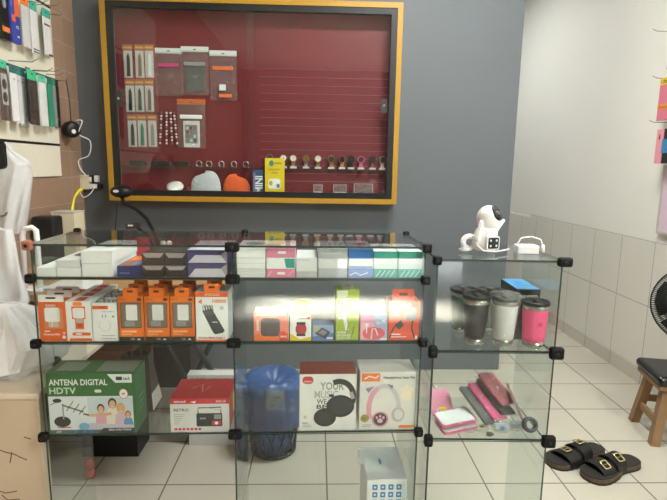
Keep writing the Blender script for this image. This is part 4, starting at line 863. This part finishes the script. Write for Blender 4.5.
# white loop handle and hung white bags, left
t = MB(); pts = [pxy(23, 262, 2.06), pxy(22.5, 235, 2.06), pxy(24, 229, 2.06), pxy(32, 227.5, 2.06), pxy(36, 230.5, 2.06), pxy(37, 240, 2.06), pxy(38.5, 262, 2.06)]
pts[0].z = pts[-1].z = ZD+.012
pl = thing('looped_stand', 'white plastic stand with a looped top on the desk, left of the wide case', 'stand', (0, 0, 0))
t.tube(pts, .011, W1, 10); t.build('loop', pl)
MB().box(pts[0].x-.02, pts[-1].x+.02, 2.025, 2.10, ZD+.001, ZD+.0125, W1, .004).build('foot_plate', pl)
bagm = M('#c9c9ca', .35, var=.03, bump=.15, scale=12)
def drape(label, Y, pts, name='hanging_bag', nx=22, fold=.018, seed=0, thick=.09, m=bagm):
    """pts: (y pixel, x left, x right) rows from top to bottom"""
    P = []; rows = []
    for i in range(len(pts)-1):
        for k in range(5):
            u = k/5; rows.append(tuple(pts[i][j]*(1-u)+pts[i+1][j]*u for j in range(3)))
    rows.append(pts[-1])
    for i, (yy, xl, xr) in enumerate(rows):
        row = []; a_, b_ = pxy(xl, yy, Y), pxy(xr, yy, Y); g = i/len(rows)
        for j in range(2*nx):
            an = 2*PI*j/(2*nx); c, s = math.cos(an), math.sin(an)
            f_ = fold*(.3+g)*noise.noise(Vector((c*2.6+seed, s*2.6, g*2.2)))*1.6
            row.append(Vector(((a_.x+b_.x)/2+c*((b_.x-a_.x)/2), Y+s*(thick*(.35+.65*g))+f_, a_.z+.006*noise.noise(Vector((c*3, s*3, seed+i*.3))))))
        P.append(row)
    mb = MB().grid(P, m, True, None, True); k = len(mb.v)
    mb.add(P[0], [tuple(range(2*nx))], m); mb.add(P[-1], [tuple(range(2*nx))[::-1]], m)
    o = mb.build(name); tag(o, label, 'bag'); return o
drape('white hanging carrier bag with rounded shoulders on the left wall', 2.12, [(142, -6, 6), (150, -12, 14), (163, -16, 31), (175, -18, 32), (200, -20, 28), (225, -20, 23), (233, -20, 20)], seed=2, thick=.06)
drape('white lower hanging bag flaring out toward the case corner', 1.92, [(229, -22, 12), (250, -26, 18), (280, -34, 23), (300, -38, 28), (306, -40, 27.5), (316, -44, 12)], seed=5, fold=.03, thick=.07)
p = pxy(3, 147, 2.0); o = MB().prism(rrect(-.025, -.05, .02, .06, .02), -.01, .01, BLACK, Matrix.Translation(pxy(0, 156, 2.0)) @ FRONT).build('black_hanger', None); tag(o, 'black hanger grip on top of the upper white bag', 'hanger')
p = pxy(0, 214, 2.0); wire('metal_hook', 'thin grey wire hook poking out before the upper white bag', [pxy(-8, 215, 2.0), pxy(0, 216, 2.0), pxy(5, 215, 2.0), pxy(7, 212.5, 2.0)], .004, HK, 'hook')
# cream counter and the clear bag lying on it
ct = thing('side_counter', 'cream marbled counter panel with dark cracks left of the wide case', 'counter', (0, 0, 0))
zc_ = pxy(20, 396, 1.40).z; CRM = M('#c6b49c', .5, var=.10, scale=5)
mb = MB().box(XL+.012, -.812, 1.42, 1.46, 0, zc_-.02, CRM, .003)
wC = -.812-(XL+.012)
X = Matrix.Translation((XL+.012, 1.42, 0)) @ FRONT
def crk(pts): return ('l', [((pxy(x, y, 1.42).x-(XL+.012))/wC, pxy(x, y, 1.42).z/(zc_-.02)) for x, y in pts], .006, M('#6b543f', .6))
decal(mb, X, wC, zc_-.02, [crk([(-5, 448), (5, 452), (14, 454), (20, 457), (27, 460)]), crk([(10, 463), (12, 452)]), crk([(-4, 490), (6, 493), (17, 491)]), crk([(2, 495), (8, 500), (20, 499)]), crk([(24, 437), (31, 439)])])
mb.build('front_board', ct)
MB().box(XL+.012, -.808, 1.415, 1.88, zc_-.0195, zc_, M('#d2c6b4', .4), .003).build('counter_top', ct)
t = MB(); prof = [(.03, .002), (.16, .0), (.19, .03), (.18, .09), (.12, .16), (.05, .20), (.002, .205)]
t.lathe(prof, MILKY, 44, None, False, lambda q_, zz, an: (q_*(1+.22*noise.noise(Vector((math.cos(an)*3, math.sin(an)*3, zz*22)))+.06*math.sin(13*an)), zz))
pb2 = pxy(4, 385, 1.62); o = t.build('clear_bag', None, (-1.03, 1.64, zc_+.002)); tag(o, 'crumpled milky plastic bag lying on the cream counter', 'bag')
p = pxy(30, 335, 1.62); o = MB().ball((0, 0, 0), .016, BLACK, None, (1, .8, 1.3), 14, 8).build('black_stopper', None, (-.845, 1.60, zc_+.0225)); tag(o, 'small black stopper beside the milky bag on the counter', 'stopper')
# chair under desk, boxes on the floor behind
CH = M('#6b3a2b', .45, var=.15); ch = thing('wooden_chair', 'reddish brown wooden chair under the desk behind the antenna box', 'chair', (0, 0, 0))
p, q = pxy(64, 350, 2.35), pxy(131, 350, 2.35); zs_ = pxy(98, 349, 2.35).z; zl_ = pxy(98, 372, 2.35).z
MB().box(p.x, q.x, 2.33, 2.72, zs_-.03, zs_, CH, .008).build('seat', ch); MB().box(p.x+.03, q.x-.03, 2.35, 2.37, zl_, zs_-.031, CH, .002).build('apron', ch)
for x in (p.x+.03, q.x-.03):
    for y_ in (2.39, 2.69): MB().box(x-.017, x+.017, y_-.017, y_+.017, 0, zs_-.031, CH, .003).build('leg', ch)
def floorbox(name, x0, x1, y0, Y, depth, m, label, **kw):
    p, q = pxy(x0, y0, Y), pxy(x1, y0, Y); o = carton_mesh(q.x-p.x, depth, p.z, m, **kw).build(name, None, (p.x, Y, .001)); tag(o, label, 'box'); return o
floorbox('dark_box', 143, 190, 348, 2.95, .2, M('#2c2527', .5), 'dark box standing on the floor under the desk behind the trestle')
floorbox('white_carton', 187, 236, 375, 2.3, .06, W2, 'white carton reading PARDE AQUI COM behind the radio box', dec=[('t', 'PARDE AQUI COM', .08, .90, .86, .055, INK)])
floorbox('black_box', 81, 137, 428, 2.2, .16, M('#0e0e10', .4), 'black box on the floor beneath the antenna box')
# dark bag in the case next to the antenna box
z = ZA[3]+e
a0 = A.px(140, 380, .15)[0]
t = thing('gift_bag', 'dark brown gift bag with pale lower band behind the antenna box', 'bag', A.P(a0-.06, .12, z), A.th)
hb = A.px(150, 357, .15)[1]-z
MB().add([(0, 0, 0), (.10, .02, 0), (.10, .12, 0), (0, .12, 0), (.005, .03, hb), (.082, .05, hb), (.082, .085, hb), (.005, .085, hb)], [(0, 3, 2, 1), (0, 1, 5, 4), (1, 2, 6, 5), (2, 3, 7, 6), (3, 0, 4, 7)], M('#3a2a26', .5, var=.3, scale=40)).build('bag_body', t)
MB().add([(.1008, .0195, .004), (.1008, .1195, .004), (.0948, .110, .055), (.0948, .0285, .055)], [(0, 1, 2, 3)], M('#b9aea6', .5, var=.2, scale=60)).build('pale_band', t)
MB().tube([(.03, .05, hb-.01), (.035, .05, hb+.02), (.055, .055, hb+.022), (.06, .055, hb-.01)], .002, M('#5b4a44', .5), 6).build('bag_handle', t)
# red thing
pr = pxz(88.5, 480, 0); t = thing('red_nozzle', 'red two lobed plastic nozzle standing on the floor below the black box', 'nozzle', (pr.x, pr.y+.02, 0))
RN = M('#b3261f', .35); MB().lathe([(.014, 0), (.021, .004), (.023, .02), (.018, .036), (.012, .042)], RN, 20).build('nozzle_base', t)
MB().lathe([(.012, .043), (.019, .05), (.021, .07), (.015, .086), (.002, .09)], RN, 20, Matrix.Translation((-.003, 0, 0))).build('nozzle_cap', t)
# ------------------------------------------------------------------ waste basket with blue liner
pl_, pr_ = pxz(245, 458, 0), pxz(299, 458, 0); rB = (pr_.x-pl_.x)/2*.97; cB = Vector(((pl_.x+pr_.x)/2, pl_.y+.08, 0))
hBk = .36
wb = thing('waste_basket', 'waste basket with dark lattice sides and a blue plastic liner', 'waste basket', cB)
BK = M('#2b3240', .45)
rb_ = lambda zz: rB*(.84+.30*zz/hBk)
mb = MB().lathe([(.002, .0), (rb_(0), 0), (rb_(.012), .012), (rb_(.012)-.004, .014), (.002, .006)], BK, 32)
for zz in (.012, .17, .33): mb.tube([(rb_(zz)*math.cos(2*PI*i/36), rb_(zz)*math.sin(2*PI*i/36), zz) for i in range(36)], .006, BK, 6, None, True)
for s in (1, -1):
    for k in range(14):
        mb.tube([(rb_(.012+.318*i/8)*math.cos(2*PI*k/14+s*i/8*1.0), rb_(.012+.318*i/8)*math.sin(2*PI*k/14+s*i/8*1.0), .012+.318*i/8) for i in range(9)], .0042, BK, 5)
mb.build('lattice_basket', wb)
LB = M('#35578f', .3, var=.2, bump=1, scale=16)
wr = lambda q_, zz, an: (q_*(1+.035*noise.noise(Vector((math.cos(an)*3, math.sin(an)*3, zz*14)))+.02*math.sin(11*an+zz*20)), zz)
mb = MB().lathe([(rb_(0)*.9, .016), (rb_(.1)*.93, .1), (rb_(.2)*.93, .2), (rb_(.3)*.94, .32)], LB, 48, None, True, wr); mb.build('liner_inside', wb)
mb = MB().lathe([(rb_(.17)*1.13, .15), (rb_(.2)*1.12, .19), (rb_(.26)*1.09, .27), (rb_(.33)*1.07, .335), (rb_(.33)*.98, .372), (rb_(.33)*.72, .385), (rb_(.3)*.6, .35), (.002, .33)], LB, 60, None, True, lambda q_, zz, an: (q_*(1+.045*noise.noise(Vector((math.cos(an)*3.4, math.sin(an)*3.4, zz*16)))+.018*math.sin(9*an+zz*30)), zz+.012*noise.noise(Vector((math.cos(an)*2, math.sin(an)*2, 4.2)))))
mb.build('liner_skirt', wb)
# ------------------------------------------------------------------ sandals
def sandal(label, heel, toe, mirror):
    hp, tp_ = pxz(*heel, 0), pxz(*toe, 0); d = tp_-hp; L = d.length*1.0; ang = math.atan2(d.y, d.x)
    t = thing('sandal', label, 'sandal', hp, ang, 'pair of black sandals')
    s = -1 if mirror else 1
    prof = [(0, 0), (.008, .016), (.03, .029), (.07, .036), (.13, .040), (.22, .040), (.32, .037), (.42, .037), (.55, .043), (.66, .050), (.77, .054), (.86, .051), (.93, .042), (.975, .027), (.995, .012), (1.0, .0)]
    def out(k): return [(a_*L, s*(b_*k+(.008 if .5 < a_ < 1 else 0))*L/.27) for a_, b_ in prof]+[(a_*L, s*(-b_*k*(.92)+(.006 if .5 < a_ < 1 else 0))*L/.27) for a_, b_ in prof[::-1][1:-1]]
    o_ = out(1.0)
    if s < 0: o_ = o_[::-1]
    mb = MB().prism(o_, 0, .010, M('#1a1817', .5)); mb.prism(out(.98) if s > 0 else out(.98)[::-1], .010, .026, M('#5b4a3c', .8, var=.25, scale=90)); mb.build('sole', t)
    MB().prism(out(.93) if s > 0 else out(.93)[::-1], .026, .031, M('#26221f', .6)).build('footbed', t)
    SB = M('#151416', .45)
    for nm, a0, a1, hh in (('front_strap', .60, .82, .052), ('rear_strap', .36, .56, .070)):
        P = []
        for i in range(13):
            th = PI*i/12; row = []
            for u in (a0, (a0+a1)/2, a1):
                wv = .050*(.95 if u > .5 else .80)*L/.27
                row.append((u*L, math.cos(th)*wv, .012+hh*math.sin(th)**.6*(1-.12*(u-a0)/(a1-a0))))
            P.append(row)
        P2 = [[(x, y*.93, zz-.004 if 0 < i < 12 else zz) for x, y, zz in row] for i, row in enumerate(P)]
        mb = MB().grid(P, SB).grid(P2, SB); n = len(P)
        for c in (0, 2): mb.grid([[P[i][c], P2[i][c]] for i in range(n)], SB)
        so = mb.build(nm, t)
        u = (a0+a1)/2*L; X = Matrix.Translation((u, s*(.022 if s > 0 else .006)*L/.27, .015+hh*(.93 if s > 0 else 1.0))) @ Matrix.Rotation(-s*R(25 if s > 0 else 4), 4, 'X')
        mb = MB().tube([(x, y, 0) for x, y in rrect(-.017, -.019, .017, .019, .005)], .0032, M('#d8c98f', .25, .7), 6, X, True); mb.box(-.014, .014, -.001, .001, -.001, .001, M('#d8c98f', .25, .7), 0, X); mb.build('buckle', so)
    return t
sandal('black two strap sandal lying nearest to the glass case', (600, 451), (551, 468), True)
sandal('black two strap sandal lying farther from the glass case', (635, 463), (583, 479), False)
# ------------------------------------------------------------------ stool and fan at the right
q1, q2 = pxz(642, 433, 0), pxz(661, 452, 0)
SW = M('#8a6a48', .55, var=.2, scale=30)
scx, scy = q2.x+.195, q2.y+.155; zs = .338
st = thing('wooden_stool', 'low wooden stool with black cushion below the fan', 'stool', (scx, scy, 0), R(-12))
for sx in (-1, 1):
    for sy in (-1, 1):
        a_ = Vector((sx*.165, sy*.125, 0)); b_ = Vector((sx*.125, sy*.09, zs-.05))
        mb = MB(); w_ = .021
        vs = [a_+Vector((i*w_, j*w_, 0)) for i, j in ((-1, -1), (1, -1), (1, 1), (-1, 1))]+[b_+Vector((i*w_, j*w_, 0)) for i, j in ((-1, -1), (1, -1), (1, 1), (-1, 1))]
        mb.add(vs, [(0, 3, 2, 1), (4, 5, 6, 7), (0, 1, 5, 4), (1, 2, 6, 5), (2, 3, 7, 6), (3, 0, 4, 7)], SW); mb.build('leg', st)
for sy in (-1, 1): MB().box(-.13, .13, sy*.11-.010, sy*.11+.010, .13, .165, SW, .002).build('stretcher', st)
for sx in (-1, 1): MB().box(sx*.148-.010, sx*.148+.010, -.09, .09, .09, .125, SW, .002).build('stretcher', st)
MB().box(-.175, .175, -.135, .135, zs-.05, zs-.025, SW, .004).build('seat_board', st)
mb = MB(); mb.box(-.185, .185, -.15, .15, zs-.0245, zs+.025, M('#121214', .25), .022, seg=4); mb.build('cushion', st)
pf_ = pxy(698, 306, 2.42); fx, fz = pf_.x, pf_.z
fan = thing('desk_fan', 'black fan with wire cage standing on the cushioned stool at the photo edge', 'fan', (fx, 2.42, zs+.026))
rF = .205; FBk = M('#17181a', .3); cz = fz-(zs+.026)
FXm = Matrix.Translation((0, 0, cz)) @ Matrix.Rotation(R(-38), 4, 'Z') @ Matrix.Rotation(R(90), 4, 'X')
mb = MB()
for k in range(120):
    a_ = 2*PI*k/120
    mb.tube([(math.cos(a_)*r_, math.sin(a_)*r_, zz) for r_, zz in ((.035, .075), (.10, .07), (.15, .052), (rF-.008, .02), (rF, .0), (rF-.008, -.025), (.14, -.055), (.06, -.07))], .002, FBk, 4, FXm)
for r_, zz in ((.035, .075), (.115, .066), (rF, 0), (.06, -.07)): mb.tube([(math.cos(2*PI*i/40)*r_, math.sin(2*PI*i/40)*r_, zz) for i in range(40)], .004 if r_ == rF else .002, FBk, 6, FXm, True)
mb.build('cage', fan)
MB().lathe([(.002, .078), (.034, .076), (.036, .07), (.002, .068)], FBk, 24, FXm).build('centre_cap', fan)
mb = MB()
for k in range(5):
    a0 = 2*PI*k/5; mb.grid([[(r_*math.cos(a0+u), r_*math.sin(a0+u), .02-.05*(u/.9)) for r_ in (.03, .08, (.13), .188)] for u in (0, .35, .7, 1.15)], M('#2a2b2e', .25), True, FXm)
mb.build('blades', fan)
MB().lathe([(.002, -.08), (.05, -.09), (.055, -.15), (.03, -.18), (.002, -.18)], FBk, 24, FXm).build('motor', fan)
bx = FXm @ Vector((0, 0, -.12))
MB().tube([(bx.x, bx.y, cz-.03), (bx.x, bx.y, .02)], [.022, .03], FBk, 14).lathe([(.10, 0), (.105, .012), (.05, .028), (.002, .03)], FBk, 32, Matrix.Translation((bx.x, bx.y, 0))).build('stand', fan)
fan.location = (fx, 2.42, zs+.026)
# ------------------------------------------------------------------ right wall goods and panel
XRw = XR-.012
rp = thing('hook_rack', 'thin wire hooks projecting from the white right wall', 'hook', (0, 0, 0))
for (x0, y0, x1, y1) in ((653, 29, 672, 33), (648, 76, 672, 80), (647, 121, 668, 124)):
    p = pxx(x1, y1, XRw-.02); p2 = pxx(x0, y0, XRw-.15)
    yy = p.y; MB().tube([(XR, yy, p.z+.01), (XR-.12, yy, p.z+.008), (XR-.15, yy, p.z+.02)], .002, HK, 6).build('wire_hook', rp)
def rpack(name, label, x0, x1, y0, y1, off, th, body, dec=(), cat='hanging pack'):
    X = XR-off; p = pxx(x0, y1, X); q = pxx(x1, y0, X); zt = pxx(x0, y0, X).z; zb = pxx(x0, y1, X).z
    w = p.y-q.y; o = carton_mesh(w, th, zt-zb, body, dec=dec).build(name, None, (X, p.y, zb), (0, 0, -PI/2)); tag(o, label, cat); return o
rpack('hanging_case_pack', 'grey and white pack on the topmost hook at the right wall', 665.5, 690, 43, 72, .10, .012, W1, dec=[('r', .04, .06, .96, .96, M('#4a4d4e', .4))])
rpack('hanging_case_pack', 'pink pack with yellow and orange strips on the second right wall hook', 656, 690, 80, 121, .10, .014, M('#d9788f', .45), dec=[('r', 0, .84, 1, 1, YEL), ('t', 'Ultra', .04, .87, .3, .09, INK), ('r', 0, .26, 1, .38, M('#e09a28', .45)), ('t', 'Premium', .04, .28, .4, .07, RED)])
rpack('hanging_case_pack', 'salmon pink pack with dark and blue edge on the lowest right wall hook', 653.5, 690, 130, 163.5, .11, .02, M('#e59aa6', .45), dec=[('r', .24, 0, 1, 1, M('#2b2528', .4)), ('r', .2, .3, .45, .7, M('#3d7fb0', .4)), ('t', 'i', .08, .7, .05, .15, INK)])
X = XR-.03; p = pxx(655.5, 233, X); q = pxx(690, 170, X); zt = pxx(657, 165, X).z
pn = thing('lilac_panel', 'lilac panel in a pale frame leaning flat on the right wall edge', 'panel', (X, p.y, p.z), -PI/2)
wP = p.y-q.y; hP = zt-p.z
MB().box(.012, wP-.012, .006, .02, .014, hP-.014, M('#d9c4d6', .4)).build('panel_face', pn)
mb = MB(); frame(mb, 0, wP, 0, hP, .014, 0, .026, M('#b9b2ae', .35)); mb.build('panel_frame', pn)
# ------------------------------------------------------------------ light
def area(name, loc, sx, sy, power, col, spread=180, rot=(0, 0, 0)):
    l = bpy.data.lights.new(name, 'AREA'); l.shape = 'RECTANGLE'; l.size = sx; l.size_y = sy; l.energy = power; l.color = col; l.spread = R(spread)
    o = bpy.data.objects.new(name, l); C.objects.link(o); o.location = loc; o.rotation_euler = rot; return o
area('ceiling_lamp_or_fill', (.7, 1.95, ZC-.02), .9, .25, 72, (.985, 1, .955))
area('ceiling_lamp_or_fill', (1.75, -.7, ZC-.02), .4, .8, 105, (.985, 1, .955))  # added fill out of view, lights the box fronts from the right
area('ceiling_lamp_or_fill', (.95, 4.9, ZC-.02), .3, .9, 31, (.985, 1, .965))  # added unseen fill in the passage, brightens the right wall
area('floor_patch_fill', (.36, -1.97, ZC-.01), 1.6, .62, 175, (.985, 1, .96), 9)  # added unseen light; makes the bright floor patch the case glass mirrors
wd = bpy.data.worlds.new('daylight'); bpy.context.scene.world = wd; wd.use_nodes = True
bg = wd.node_tree.nodes['Background']; bg.inputs['Color'].default_value = (.9, .95, 1, 1); bg.inputs['Strength'].default_value = 12
sc = bpy.context.scene
sc.view_settings.view_transform = 'Standard'; sc.view_settings.look = 'None'; sc.view_settings.exposure = 0; sc.view_settings.gamma = 1
sc.cycles.transparent_max_bounces = 40; sc.cycles.max_bounces = 10
sc.cycles.sample_clamp_indirect = 0
